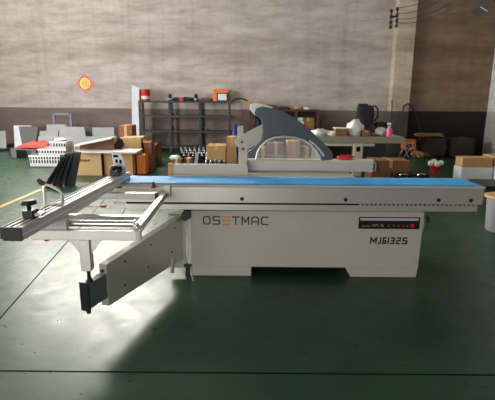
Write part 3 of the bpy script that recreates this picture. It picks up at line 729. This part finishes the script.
# red sheet on a low stack
yr = 8.2
pa, pb, pc, pd = Y(17, 148, 7.9), Y(46, 148.5, 7.9), Y(52, 143, 8.5), Y(34, 142, 8.5)
rs = MB(); N = 8
def bil(u, v):
    p = pa.lerp(pb, u).lerp(pd.lerp(pc, u) if True else pc, v); return p + Vector((0, 0, .03*math.sin(u*9)*math.sin(v*4)))
vs = [bil(i/N, j/N) for i in range(N + 1) for j in range(N + 1)]
rs.add(vs, [(i*(N + 1) + j, (i + 1)*(N + 1) + j, (i + 1)*(N + 1) + j + 1, i*(N + 1) + j + 1) for i in range(N) for j in range(N)], True)
ro = rs.build('plastic_sheet', 'redsheet'); sm = ro.modifiers.new('solid', 'SOLIDIFY'); sm.thickness = .04
tag(ro, 'crumpled red sheet draped over a low pallet in front of the leaning panels', 'sheet')
cx_ = (pa.x + pb.x + pc.x + pd.x)/4; cy_ = (pa.y + pb.y + pc.y + pd.y)/4
hz_ = pa.z - .03; cy_ = 8.2
pal = thing('pallet', 'low grey pallet under the red sheet', 'pallet', (cx_, cy_, 0))
for i in range(4): MB().box(cx_ - .62, cx_ + .62, 7.93 + i*.15, 8.05 + i*.15, hz_ - .03, hz_).build('deck_board', 'dpanel', pal)
for i in range(3): MB().box(cx_ - .6 + i*.53, cx_ - .46 + i*.53, 7.94, 8.49, 0, hz_ - .03).build('bearer', 'dpanel', pal)

def crate(label, x0, x1, y0, dep, z0, h, rows, cols, group):
    t = thing('perforated_crate', label, 'crate', ((x0 + x1)/2, y0 + dep/2, z0), group)
    th = .012
    for y_ in (y0, y0 + dep - th):
        fr = MB()
        for r in range(rows + 1):
            zc = z0 + h*.25 + h*.7*r/rows; fr.box(x0, x1, y_, y_ + th, zc, zc + .018)
        for k in range(cols + 1):
            xc = x0 + (x1 - x0 - .02)*k/cols; fr.box(xc, xc + .02, y_, y_ + th, z0, z0 + h)
        fr.box(x0, x1, y_, y_ + th, z0, z0 + h*.25)
        fr.box(x0 - .01, x1 + .01, y_ - .006, y_ + th + .006, z0 + h - .03, z0 + h)
        fr.build('long_side', 'plastic_w', t)
    for x_ in (x0, x1 - th):
        sd = MB().box(x_, x_ + th, y0, y0 + dep, z0, z0 + h*.3)
        for k in range(6): yc = y0 + (dep - .02)*k/5; sd.box(x_, x_ + th, yc, yc + .02, z0, z0 + h)
        sd.box(x_, x_ + th, y0, y0 + dep, z0 + h - .03, z0 + h); sd.box(x_, x_ + th, y0, y0 + dep, z0 + h*.6, z0 + h*.65)
        sd.build('short_side', 'plastic_w', t)
    MB().box(x0, x1, y0, y0 + dep, z0, z0 + .012).build('crate_base', 'plastic_w', t)
    MB().box(x0 + .03, x1 - .03, y0 + .03, y0 + dep - .03, z0 + .013, z0 + h*.8).build('dark_infill', 'black', t)  # black block filling most of the crate's inside
    return t
yc = 6.4
xa, xb = Y(29, 160, yc).x, Y(60, 160, yc).x
GC = 'white perforated crates in the left stack'
z1 = Y(40, 155.5, yc).z; crate('lowest white perforated crate of the stack, wider than those above', xa, xb, yc, .5, 0, z1, 2, 11, GC)
xa, xb = Y(38, 160, yc).x, Y(66, 160, yc).x
z2 = Y(50, 149.3, yc + .03).z; crate('middle white perforated crate of the stack of three', xa, xb, yc + .03, .45, z1, z2 - z1, 1, 10, GC)
xa, xb = Y(50, 160, yc).x, Y(66.5, 160, yc).x
z3 = Y(55, 142, yc + .05).z; crate('topmost small white crate of the stack of three', xa, xb, yc + .05, .38, z2, z3 - z2, 1, 6, GC)
tag(MB().blob(((xa + xb)/2, yc + .22, z3), (.14, .12, .08), 2, .1).build('folded_wrap', 'plastic_w'), 'white folded wrap lying on the topmost crate', 'wrap')
# dark uprights: channel sections standing on end
GD = 'dark channels leaning by the white crates'
labs = ['shortest dark metal channel leaning left of the others', 'second dark channel from the left, leaning to the right', 'third dark channel from the left in the leaning bundle', 'fourth dark channel from the left in the leaning bundle', 'upright wide dark panel at the right of the leaning bundle']
for i, (bl, tl_, bt, tp, w_) in enumerate(((42, 60, 188, 161, 2.5), (46, 62, 189, 157, 4), (52, 65, 190, 154, 5), (58, 68, 190, 153, 6), (65, 71, 190, 152, 12))):
    y_ = 3.9 + .09*i; A = Z(bl, bt); A = Vector((Y(bl, bt, y_).x, y_, 0)); T_ = Y(tl_, tp, y_ + .25)
    wv = Vector((w_*7.9/444*.9, 0, 0))
    tt = MB().hexa([A, A + wv, A + wv + Vector((0, .02, 0)), A + Vector((0, .02, 0))], [T_, T_ + wv, T_ + wv + Vector((0, .02, 0)), T_ + Vector((0, .02, 0))])
    tt.hexa([A + Vector((0, -.03, 0)), A + Vector((.012, -.03, 0)), A + Vector((.012, .02, 0)), A + Vector((0, .02, 0))], [T_ + Vector((0, -.03, 0)), T_ + Vector((.012, -.03, 0)), T_ + Vector((.012, .02, 0)), T_ + Vector((0, .02, 0))])
    tag(tt.build('metal_channel', 'dark'), labs[i], 'channel', GD)
# brown boxes with boards on top
yb = 5.3
def pbox(label, L, R, T, yy, dep, z0, m, **k):
    x0, x1 = Y(L, 150, yy).x, Y(R, 150, yy).x; zt3 = Y((L + R)/2, T, yy).z
    return closed_box(label, x0, x1, yy, yy + dep, z0, zt3, m, **k), zt3
_, zA = pbox('large tan cardboard box with black writing, left one under the long white cover', 74, 100.5, 152.5, yb, .6, 0, 'card2', tape=False)
pt = MB(); 
for i in range(6): c_ = Y(79 + i*2.0, 160.5, yb); pt.box(c_.x - .012, c_.x + .012, yb - .004, yb - .001, c_.z - .02, c_.z + .015 + .01*(i % 2))
pt.build('printed_mark', 'ink', bpy.data.objects['cardboard_box'])
pbox('large tan cardboard box, right one under the long white cover', 103, 132, 152.5, yb + .05, .5, 0, 'card', tape=False)
dk = Y(101.9, 160, yb + .04); cbox('dark_board', 'dark board wedged upright between the two large tan boxes', 'board', dk.x - .012, dk.x + .014, yb + .03, yb + .45, 0, zA - .02, 'black')
# long white profile on top of the boxes
x0, x1 = Y(77, 150, 5.25).x, Y(137, 150, 5.25).x
lp = MB().box(x0, x1, 5.2, 5.75, zA, zA + .035).build('long_board', 'plastic_w', None, .004); tag(lp, 'long white flat board lying across the two large tan boxes', 'board')
# wedge-shaped sheet metal cover, open side toward the camera
w0 = zA + .035
cv = thing('sheet_metal_cover', 'white wedge-shaped sheet metal cover lying on the long white board', 'cover', (Y(90, 145, 5.5).x, 5.5, w0))
xl, xr = Y(74.5, 145, 5.35).x, Y(112, 145, 5.35).x; zl = w0 + .10; zr = w0 + .26
MB().hexa([(xl, 5.35, zl - .02), (xr, 5.35, zr - .02), (xr, 5.7, zr - .02), (xl, 5.7, zl - .02)], [(xl, 5.35, zl + .02), (xr, 5.35, zr + .02), (xr, 5.7, zr + .02), (xl, 5.7, zl + .02)]).build('sloping_top', 'plastic_w', cv)
MB().prism([(xl, w0), (xr, w0), (xr, zr - .02), (xl, zl - .02)], 5.5, 5.52).build('backing_sheet', 'sack', cv, label='brownish inside of the cover')
MB().box(xl, xl + .10, 5.33, 5.36, w0, zl).build('end_grille', 'plastic_w', cv)
e = MB()
for i in range(3):
    for j in range(2): e.box(xl + .015 + i*.028, xl + .035 + i*.028, 5.326, 5.331, w0 + .02 + j*.035, w0 + .045 + j*.035)
e.build('grille_holes', 'slot', cv)
# open cartons above
zt4 = zA + .035
closed_x = Y(115, 140, 5.95).x
pbox('open tan cardboard box with lifted flaps, right of the white cover', 121, 141.5, 137.5, 5.95, .5, 0, 'card2', tape=False, flaps=False)
pbox('brown cardboard box standing tall behind the open tan box', 120, 133, 125.5, 6.5, .4, 0, 'card3')
pbox('small open brown cardboard box with loose flaps beside the tan box', 144, 152, 141, 5.95, .3, 0, 'card3', tape=False, flaps=True)
pbox('flattened brown box with flaps near the rack, rightmost of the heap', 150, 158, 143, 6.9, .4, 0, 'card3', tape=False, flaps=True)
pbox('orange carton on the floor beside the tan box', 136, 145, 155, 5.56, .3, 0, 'orange', tape=True)
q = Z(151, 158, .0); tag(MB().bar(q + Vector((-.12, .1, .22)), q + Vector((.1, -.1, .02)), .07, .03).build('wooden_offcut', 'pale'), 'short pale wooden offcut leaning right of the orange carton', 'offcut')
q = Y(118, 149, 5.8); tag(MB().blob((q.x, 5.70, zA + .036), (.14, .10, .22), 11, .3).build('packing_paper', 'dbrown'), 'crumpled dark brown packing paper between white cover and tan box', 'paper')
q = Y(113.5, 149, 5.85); tag(MB().hexa([(q.x - .05, 5.60, zA + .035), (q.x + .02, 5.60, zA + .035), (q.x + .02, 5.63, zA + .035), (q.x - .05, 5.63, zA + .035)], [(q.x + .1, 5.60, zA + .26), (q.x + .17, 5.60, zA + .24), (q.x + .17, 5.63, zA + .24), (q.x + .1, 5.63, zA + .26)]).build('cardboard_flap', 'card2'), 'torn pale cardboard strip sticking up by the white cover', 'cardboard')
closed_box('low brown cardboard box on the floor under the loose flaps', Y(141, 155, 6.6).x, Y(156, 155, 6.6).x, 6.5, 6.8, 0, .2, 'dbrown')

# ================================================================== SPINDLE MOTORS behind the saw
def motor_proto(q):
    t = thing('spindle_motor', '', 'motor', q, 'spindle motors in rows on the floor')
    MB().lathe(q, [(.041, 0), (.044, .02), (.044, .07), (.034, .08), (.034, .26), (.04, .27), (.04, .30)], 14).build('housing', 'black', t)
    MB().lathe(q + Vector((0, 0, .30)), [(.03, 0), (.025, .02), (.013, .025), (.013, .09)], 12).build('shaft', 'steel', t)
    fn = MB()
    for k in range(8):
        a_ = math.pi/4*k; fn.bar(q + Vector((.036*math.cos(a_), .036*math.sin(a_), .10)), q + Vector((.036*math.cos(a_), .036*math.sin(a_), .24)), .008)
    fn.build('cooling_ribs', 'dark', t)
    return t
rows = [(7.3, 181, 7), (6.8, 182, 7), (6.3, 184, 6), (5.45, 206.5, 5), (5.05, 206, 5)]
proto = None; nn_ = 0
for ri, (yy, ps, cnt) in enumerate(rows):
    for k in range(cnt):
        px = ps + k*4.5; q = Vector((Y(px, 150, yy).x, yy, 0)); rn = ['farthest', 'second farthest', 'third farthest', 'second nearest', 'nearest'][ri]
        lb = '%s black motor from the left, in the %s row of upright motors' % (['first', 'second', 'third', 'fourth', 'fifth', 'sixth', 'seventh'][k], rn)
        if proto is None: proto = motor_proto(q); proto['label'] = lb
        else:
            dup(proto, q, lb)
# carton resting over the motors
zz = .42
q0, q1 = Y(206.5, 150, 5.0).x, Y(225.5, 150, 5.0).x
closed_box('brown cardboard box resting on top of the upright motors', q0, q1, 5.0, 5.52, .391, Y(215, 146, 5.0).z, 'card')
bx = closed_box('reddish cardboard box on the floor left of the upright motors, white parcels on it', Y(171.5, 160, 5.6).x, Y(181, 160, 5.6).x, 5.6, 5.9, 0, Y(176, 160, 5.6).z, 'card3')
ztop = Y(176, 160, 5.6).z
for i, (px, r) in enumerate(((173.5, .07), (177.5, .08), (175.5, .07))):
    q = Y(px, 160, 5.75); tag(MB().blob((q.x, 5.68 + .1*(i == 2), ztop), (r, r*.8, r*1.2), 20 + i, .12).build('wrapped_parcel', 'plastic_w'), ['small white parcel at the left on the reddish box', 'white parcel at the right on the reddish box, the biggest', 'white parcel at the back on the reddish box'][i], 'parcel')
closed_box('brown box right of the reddish box, in front of the motors', Y(184, 160, 5.7).x, Y(192, 160, 5.7).x, 5.7, 5.95, 0, Y(188, 158.5, 5.7).z, 'sack')
q = Y(194, 160, 5.7); tag(MB().hexa([(q.x - .03, 5.6, 0), (q.x + .06, 5.6, 0), (q.x + .06, 5.65, 0), (q.x - .03, 5.65, 0)], [(q.x + .05, 5.6, .46), (q.x + .12, 5.6, .48), (q.x + .12, 5.65, .48), (q.x + .05, 5.65, .46)]).build('board_offcut', 'pale'), 'pale offcut board leaning between brown box and motors', 'board')
closed_box('orange-brown cardboard box stacked beside the saw guard post', Y(227, 150, 6.3).x, Y(236.5, 150, 6.3).x, 6.3, 6.7, 0, Y(231, 137, 6.3).z, 'card')
q = Y(235.5, 128, 8.9); tag(MB().blob((q.x, 8.9, .0), (.11, .11, .86), 31, .1).build('blue_sack', 'blue'), 'blue upright sack right of the grey rack', 'sack')

# ================================================================== DARK RACK behind the guard
y2 = 8.9
L, R = Y(252.5, 120, y2).x, Y(318, 120, y2).x
dz = [Y(280, 150, y2).z, Y(280, 128.5, y2).z, Y(280, 109.5, y2).z]
rk2 = rack('iron_rack', 'dark red-brown iron rack with clutter behind the saw guard', L, R, y2, dz[2], 3, dz, 'rust', .45)
MB().box(L + .03, R - .03, y2 + .46, y2 + .475, .05, dz[2] - .05).build('backing_sheet', 'dbrown', rk2)  # added dark sheet, darkens what shows through the rack
def on2(px, z): return Vector((Y(px, 120, y2 + .2).x, y2 + .2, z))
q = on2(256, dz[2]); closed_box('brown cardboard box on the left end of the iron rack top', q.x - .25, q.x + .22, q.y - .15, q.y + .15, dz[2], dz[2] + .22, 'card')
for i, (px, w, h, m, lb) in enumerate(((270, .2, .12, 'sack', 'brown bundle on the iron rack top right of the brown box'), (283, .2, .07, 'dbrown', 'dark low bundle in the middle of the iron rack top'), (298, .14, .09, 'card', 'tan lump near the right end of the iron rack top'), (306, .12, .06, 'plastic_w', 'white crumpled bag on the right end of the iron rack top'))):
    q = on2(px, dz[2]); tag(MB().blob(q, (w, .12, h), 40 + i).build('bundle', m), lb, 'bundle')
zc = dz[1]
bnz = Y(298, 120, y2).z
q = on2(298, zc)
for i, (px, z0_, h) in enumerate(((297, zc, .12), (298.5, zc + .12, .10), (297.5, zc + .22, .1))):
    q = on2(px, z0_); cbox('white_tray', ['lowest of the three white trays stacked on the iron rack', 'middle white tray of the stack on the iron rack', 'topmost white tray of the stack on the iron rack'][i], 'tray', q.x - .14, q.x + .14, q.y - .18, q.y + .1, z0_, z0_ + h - .015, 'plastic_w', .01, 'white trays on the iron rack')
q = on2(308, zc); closed_box('yellow-brown cardboard box on the iron rack beside the white trays', q.x - .18, q.x + .16, q.y - .15, q.y + .15, zc, zc + .30, 'gold')
for i, (px, w, h, m, lb) in enumerate(((257, .11, .3, 'dark', 'dark lump at the left end of the iron rack shelf'), (264, .12, .35, 'rust', 'red-brown casting on the iron rack behind the guard post'), (316, .1, .25, 'dark', 'dark lump at the right end of the iron rack shelf'))):
    q = on2(px, zc); tag(MB().blob(q, (w, .15, h), 50 + i).build('casting', m), lb, 'casting')
for i, (px, w, h, m, lb) in enumerate(((260, .2, .4, 'dbrown', 'dark sack low on the left of the iron rack'), (312, .25, .4, 'dbrown', 'dark sack low on the right of the iron rack'), (331, .16, .3, 'dark', 'dark bundle on the floor right of the iron rack'))):
    z_ = dz[0] if px < 318 else 0; q = on2(px, z_); tag(MB().blob(q, (w, .18, h), 60 + i).build('sack', m), lb, 'sack')
# hoop between the racks
y3 = 9.35; pts = []
A = Y(229.5, 105, y3); B = Y(250, 107, y3); mid_ = (A + B)/2; rad = (B.x - A.x)/2
pts = [(A.x, y3, 0), (A.x, y3, mid_.z - .02)] + [(mid_.x - rad*math.cos(t*math.pi/12), y3, mid_.z + rad*.72*math.sin(t*math.pi/12)) for t in range(13)] + [(B.x, y3, 0)]
tag(MB().tube(pts, .022, 8).build('pipe_hoop', 'dark'), 'dark bent pipe hoop standing between the grey rack and the iron rack', 'hoop')
# tan cartons seen through the clear window, on a pallet
yy = 4.2
for i, (l, r, tp, m, lb) in enumerate(((259, 267, 148, 'sack', 'brown carton seen at the left through the clear guard window'), (268, 284, 143.5, 'card3', 'brown carton seen in the middle through the clear guard window'), (287.5, 300, 141.5, 'card', 'tan carton seen right of the middle through the clear guard window'), (303, 311, 148, 'sack', 'dull brown carton seen at the right through the clear guard window'))):
    closed_box(lb, Y(l, 150, yy).x, Y(r, 150, yy).x, yy, yy + .4, 0, Y((l + r)/2, tp, yy).z, m)

# ================================================================== WORKBENCH (right)
yk = 5.4; bt_ = Y(360, 137, yk).z
bl, br = Y(312, 140, yk).x, Y(404.5, 140, yk).x
bh = thing('workbench', 'long olive grey steel workbench behind the saw, cluttered top', 'workbench', ((bl + br)/2, yk, 0))
MB().box(bl, br, yk, yk + .75, bt_ - .13, bt_).build('bench_top', 'bench', bh, .006)
MB().box(bl, br - .6, yk + .02, yk + .08, bt_ - .19, bt_ - .135).build('front_rail', 'cream', bh)
lx = Y(354, 150, yk).x, Y(363, 150, yk).x
lg = MB().box(lx[0], lx[1], yk + .01, yk + .09, 0, bt_ - .13).build('leg', 'cream', bh, .004)
MB().box(lx[0] + .05, lx[1] - .06, yk + .004, yk + .012, bt_ - .30, bt_ - .2).build('slot', 'slot', lg)
MB().box(bl + .1, bl + .22, yk + .01, yk + .09, 0, bt_ - .13).build('leg', 'cream', bh)
MB().box(lx[0], lx[1], yk + .62, yk + .70, 0, bt_ - .13).build('leg', 'cream', bh); MB().box(bl + .1, bl + .22, yk + .62, yk + .70, 0, bt_ - .13).build('leg', 'cream', bh)
MB().box(bl + .22, lx[0], yk + .2, yk + .24, .25, bt_ - .2).build('backing_sheet', 'black', bh, label='black sheet across the opening under the bench')  # black sheet set in to darken the opening between the legs
def onb(px, y=yk + .25): return Vector((Y(px, 130, y).x, y, bt_))
q = onb(320); tag(MB().blob(q, (.17, .12, .14), 71, .3).build('plastic_bag', 'plastic_w'), 'crumpled white plastic bag at the left end of the bench top', 'bag')
q = onb(331.5); tag(MB().blob(q, (.15, .12, .10), 72, .2).build('plastic_bag', 'plastic_w'), 'flat white plastic bag left of the brown box on the bench', 'bag')
q = onb(340); b_ = closed_box('brown cardboard box with a white cover on the bench top', q.x - .12, q.x + .12, q.y - .15, q.y + .12, bt_, bt_ + .155, 'card3', tape=False)
MB().box(q.x - .13, q.x + .14, q.y - .16, q.y + .13, bt_ + .155, bt_ + .175).build('cover_sheet', 'plastic_w', b_)
q = onb(355); tag(MB().blob(q, (.16, .13, .33), 73, .22).build('cloth_bag', 'plastic_w'), 'tall crumpled white cloth bag in the middle of the bench', 'bag')
q = onb(364.5); closed_box('small brown box right of the white cloth bag on the bench', q.x - .07, q.x + .09, q.y - .1, q.y + .1, bt_, bt_ + .12, 'card3')
q = onb(382); tag(MB().blob(q, (.15, .12, .17), 74, .25).build('grey_bag', 'pale'), 'grey crumpled bag left of the pink spray bottle', 'bag')
q = onb(373); tag(MB().blob(q, (.14, .1, .07), 75, .2).build('rag', 'sack'), 'brown rag on the bench left of the grey bag', 'rag')
q = onb(389.5, yk + .12)
sb_ = thing('spray_bottle', 'pink spray bottle with a white trigger on the bench top', 'bottle', q)
MB().lathe(q, [(.055, 0), (.06, .02), (.06, .12), (.045, .17), (.022, .2), (.022, .21)], 18).build('bottle_body', 'pink', sb_)
MB().lathe(q + Vector((0, 0, .21)), [(.024, 0), (.024, .03), (.016, .04)], 12).build('collar', 'teal', sb_)
MB().hexa([q + Vector((-.055, -.015, .25)), q + Vector((.03, -.015, .25)), q + Vector((.03, .015, .25)), q + Vector((-.055, .015, .25))], [q + Vector((-.045, -.012, .29)), q + Vector((.02, -.012, .285)), q + Vector((.02, .012, .285)), q + Vector((-.045, .012, .29))]).build('spray_head', 'plastic_w', sb_)
MB().tube([q + Vector((-.03, 0, .25)), q + Vector((-.05, 0, .21))], .006, 6).build('trigger', 'teal', sb_)
# dark cabinet with black rucksack behind the bench
yb2 = 7.6
l, r = Y(363, 120, yb2).x, Y(388, 120, yb2).x; zc2 = Y(372, 127, yb2).z
lk = thing('steel_locker', 'low dark steel locker against the wall behind the bench', 'locker', ((l + r)/2, yb2, 0))
MB().box(l - .4, r, yb2, yb2 + .5, 0, zc2).build('body', 'dark', lk, .01)
MB().box(l - .38, (l + r)/2 - .2, yb2 - .015, yb2, .05, zc2 - .04).build('door', 'dark', lk); MB().box((l + r)/2 - .18, r - .02, yb2 - .015, yb2, .05, zc2 - .04).build('door', 'dark', lk)
q = Y(363.5, 127, yb2 + .2); q.z = zc2; top_z = Y(363, 105, yb2 + .2).z
rs_ = thing('rucksack', 'black rucksack with a looped strap standing on the dark locker', 'rucksack', q)
hh = top_z - zc2
body = MB(); body.lump(q + Vector((.02, 0, 0)), (.21, .15, hh*.96), 80, .05); body.build('bag_body', 'cloth', rs_)
MB().lump(q + Vector((.03, -.1, 0)), (.15, .09, hh*.5), 82, .05).build('front_pocket', 'cloth', rs_)
MB().lump(q + Vector((-.05, 0, hh*.9)), (.12, .08, .09), 81, .05).build('top_flap', 'cloth', rs_)
MB().tube([q + Vector((.14, 0, hh*.7)), q + Vector((.19, 0, hh*.92)), q + Vector((.27, 0, hh*.95)), q + Vector((.34, 0, hh*.8)), q + Vector((.35, 0, hh*.45)), q + Vector((.25, 0, hh*.2))], .022, 8).build('shoulder_strap', 'black', rs_)
q = Y(379, 127, yb2 + .2); q.z = zc2; tag(MB().blob(q + Vector((.06, 0, 0)), (.2, .16, .12), 83, .2).build('dark_jacket', 'cloth'), 'black crumpled jacket on the locker right of the rucksack', 'jacket')
# hoses on the pier
yh = 8.98
pts = [Y(a_, b_, yh) for a_, b_ in ((402.5, 125), (402.3, 114), (404, 106), (408, 103.5), (411.5, 106), (414, 110.5), (417, 117), (419.5, 127), (421.5, 138))]
pts = [p for p in pts] + [Vector((pts[-1].x + .02, yh, .0))]
tag(MB().tube(pts, .022, 8).build('rubber_hose', 'black'), 'black rubber hose looped up against the concrete pier and down to the floor', 'hose')
pts = [Y(a_, b_, yh - .05) for a_, b_ in ((392, 108), (391.5, 118), (389.5, 124), (388, 132))]
tag(MB().tube([Y(392, 100, 9.02)] + pts + [Vector((pts[-1].x, yh - .05, 0))], .016, 8).build('power_cable', 'black'), 'black power cable hanging from the cream switch box', 'cable')

# ================================================================== RIGHT BACKGROUND
# lattice stand with orange tool
q = Z(408, 159); ls = thing('folding_stand', 'silver lattice folding stand on the floor right of the bench', 'stand', q)
hts = .42
for i, (a_, b_) in enumerate(((-.30, -.06), (-.14, .14), (.02, -.16), (.16, -.02), (.30, .06))):
    MB().tube([q + Vector((a_, -.02, 0)), q + Vector((b_, .05, hts))], .011, 8).build('strut', 'steel', ls)
MB().tube([q + Vector((-.13, .05, hts)), q + Vector((.13, .05, hts))], .013, 8).build('top_rail', 'steel', ls)
q2 = q + Vector((.17, .35, 0)); ob = thing('orange_machine', 'orange portable machine standing behind the silver lattice stand', 'machine', q2)
MB().box(q2.x - .22, q2.x + .15, q2.y, q2.y + .2, .20, .50).build('housing', 'orange', ob, .02)
MB().box(q2.x - .16, q2.x - .10, q2.y + .05, q2.y + .15, 0, .22).build('leg', 'dark', ob); MB().box(q2.x + .02, q2.x + .08, q2.y + .05, q2.y + .15, 0, .22).build('leg', 'dark', ob)
MB().lathe((q2.x - .04, q2.y - .0, .33), [(.07, 0), (.07, .02)], 16, 'y').build('vent', 'black', ob)
# pile
for i, (px, py, rx, ry, rz_, m, lb) in enumerate(((431, 149.5, .335, .33, .56, 'dbrown', 'big dark brown covered heap against the recess wall'), (458, 149.5, .35, .33, .55, 'dbrown', 'dark brown covered heap at the right of the recess wall'))):
    q = Y(px, py, 8.75); q.z = 0; tag(MB().lump(q, (rx, ry, rz_), 90 + i, .05).build('covered_heap', m), lb, 'heap')
q = Y(428, 150, 8.75); q.z = 0; tag(MB().lump(q + Vector((-.05, -.05, .58)), (.36, .26, .08), 93, .14).build('ochre_blanket', 'gold'), 'ochre blanket lying on top of the dark brown heap', 'blanket')
for i, (px, m, lb, w) in enumerate(((417, 'card', 'small orange-brown sack on the floor beside the lattice stand', .2), (427, 'sack', 'brown sack lying on the floor in front of the dark heap', .28))):
    q = Z(px, 157.5); tag(MB().blob(q, (w, .15, .19), 95 + i, .15).build('floor_sack', m), lb, 'sack')
q = Z(450, 154.3); tag(MB().box(q.x - .14, q.x + .14, q.y - .05, q.y + .05, 0, .05).build('paper_bundle', 'plastic_w', None, .005), 'small white paper bundle on the floor in front of the heap', 'paper')
q = Z(437, 138, .62); 
# cartons
cb = closed_box('brown cardboard box with a white handle strip behind the blue table', Y(372, 165, 4.6).x, Y(410, 165, 4.6).x, 4.6, 5.1, 0, Y(390, 160.5, 4.6).z, 'card3')
hx = Y(374, 165, 4.6).x; hz = Y(374, 162, 4.6).z
hs = MB().tube([(hx - .05, 4.585, hz - .17), (hx - .05, 4.585, hz - .03), (hx - .01, 4.585, hz), (hx + .03, 4.585, hz - .03), (hx + .03, 4.585, hz - .17)], .012, 8, True).build('handle_strip', 'plastic_w', cb)
q = Y(412, 175, 3.9)
for i, (px, lb) in enumerate(((404, 'left black tool case on the floor behind the blue table'), (422, 'right black tool case on the floor, below the red bucket'))):
    x_ = Y(px, 170, 4.3).x; z_ = Y(px, 174, 4.3).z; t = thing('tool_case', lb, 'case', (x_, 4.4, 0), 'black tool cases'); MB().box(x_ - .17, x_ + .14, 4.3, 4.55, 0, max(z_, .1)).build('body', 'black', t, .01)
    MB().tube([(x_ - .07, 4.285, max(z_, .1) - .03), (x_ - .06, 4.27, max(z_, .1) + .0), (x_ + .05, 4.27, max(z_, .1) + .0), (x_ + .06, 4.285, max(z_, .1) - .03)], .01, 8).build('handle', 'steel', t)
# red bucket with white rolls
q = Z(434.5, 172.5); bk = thing('bucket', 'red bucket on the floor holding white rolls', 'bucket', q)
MB().lathe(q, [(.09, 0), (.115, .15), (.12, .16)], 20).build('bucket_body', 'red', bk)
for i, (dx, dy, dz_) in enumerate(((-.14, -.02, .13), (.0, -.09, .12), (.15, .0, .13), (0, .08, .15))):
    c_ = q + Vector((dx*.8, dy, dz_ + .02))
    rl_ = MB().lathe(c_, [(.03, 0), (.055, .02), (.062, .06), (.055, .10), (.03, .12), (.012, .12)], 14).build('white_roll', 'plastic_w')
    tag(rl_, ['leftmost white roll in the red bucket', 'white roll at the front middle of the red bucket', 'rightmost white roll in the red bucket', 'white roll at the back of the red bucket'][i], 'roll', 'white rolls in the red bucket')
# wrapped carton
yw = 4.6; x0, x1 = Y(461.5, 170, yw).x, Y(492, 170, yw).x; zT = Y(470, 157.8, yw).z; zM = Y(470, 167.5, yw).z
wc = thing('wrapped_carton', 'large tan cardboard carton half wrapped in white film, right of the saw', 'box', ((x0 + x1)/2, yw + .3, 0))
MB().box(x0, x1, yw, yw + .3, 0, zT).build('carton_body', 'card', wc, .006)
MB().box(x0 - .012, x1 + .012, yw - .012, yw + .312, .0, zM).build('stretch_film', 'wrap', wc, .01, label='white stretch film')
x2 = x1 + .05
w2 = thing('wrapped_carton', 'tan and white carton cut by the right edge of the picture', 'box', (x2 + .35, 4.8, 0))
MB().box(x2, x2 + .7, 4.5, 5.1, 0, zT + .02).build('carton_body', 'card', w2, .006); MB().box(x2 - .012, x2 + .712, 4.488, 5.112, 0, zM + .03).build('stretch_film', 'wrap', w2, .01)
# black beam and stool near the right edge
x0 = Y(486, 187, 2.9).x; tt = thing('black_trolley', 'black low trolley at the right edge behind the round stool', 'trolley', (x0 + .4, 3.2, 0))
zt5 = Y(488, 186, 2.9).z
MB().box(x0, x0 + 1.0, 2.9, 3.5, zt5 - .12, zt5).build('deck', 'black', tt, .01)
for (a_, b_) in ((.1, .08), (.9, .08), (.1, .52), (.9, .52)): MB().lathe((x0 + a_ - .02, 2.9 + b_, .08), [(.08, 0), (.08, .04)], 18, 'x').build('wheel', 'black', tt); MB().box(x0 + a_ - .02, x0 + a_ + .02, 2.9 + b_ - .03, 2.9 + b_ + .03, .08, zt5 - .1).build('caster_fork', 'dark', tt)
ys = 1.55; xs_ = Y(503, 195, ys).x; zs = Y(490, 195, ys).z
sl = thing('round_stool', 'round wooden lid on a frosted plastic bin at the right edge', 'bin', (xs_, ys, 0))
MB().lathe((xs_, ys, zs - .03), [(.20, 0), (.205, .01), (.205, .025), (.20, .03)], 32).build('wooden_lid', 'wood', sl)
MB().lathe((xs_, ys, 0), [(.13, 0), (.15, .02), (.175, zs - .03)], 32).build('bin_body', 'bin', sl)

# ================================================================== LIGHT
def area(name, loc, rot, sx_, sy_, e, col=(1, 1, 1)):
    l_ = bpy.data.lights.new(name, 'AREA'); l_.shape = 'RECTANGLE'; l_.size = sx_; l_.size_y = sy_; l_.energy = e; l_.color = col
    o = bpy.data.objects.new(name, l_); COL.objects.link(o); o.location = loc; o.rotation_euler = rot; return o
area('left_opening', (-8.75, 2.5, 2.45), (0, -math.pi/2, 0), 4.2, 5.9, 1250, (.96, .98, 1))
area('entrance', (-3.0, -9.5, 1.5), (math.pi/2, 0, 0), 6, 2.6, 420, (1, .97, .94))
w = bpy.data.worlds.new('world'); SC.world = w; w.use_nodes = True
w.node_tree.nodes['Background'].inputs[0].default_value = (1, .98, .95, 1); w.node_tree.nodes['Background'].inputs[1].default_value = .05
SC.view_settings.view_transform = 'Standard'; SC.view_settings.look = 'None'; SC.view_settings.exposure = 0; SC.view_settings.gamma = 1
SC.view_settings.use_curve_mapping = False
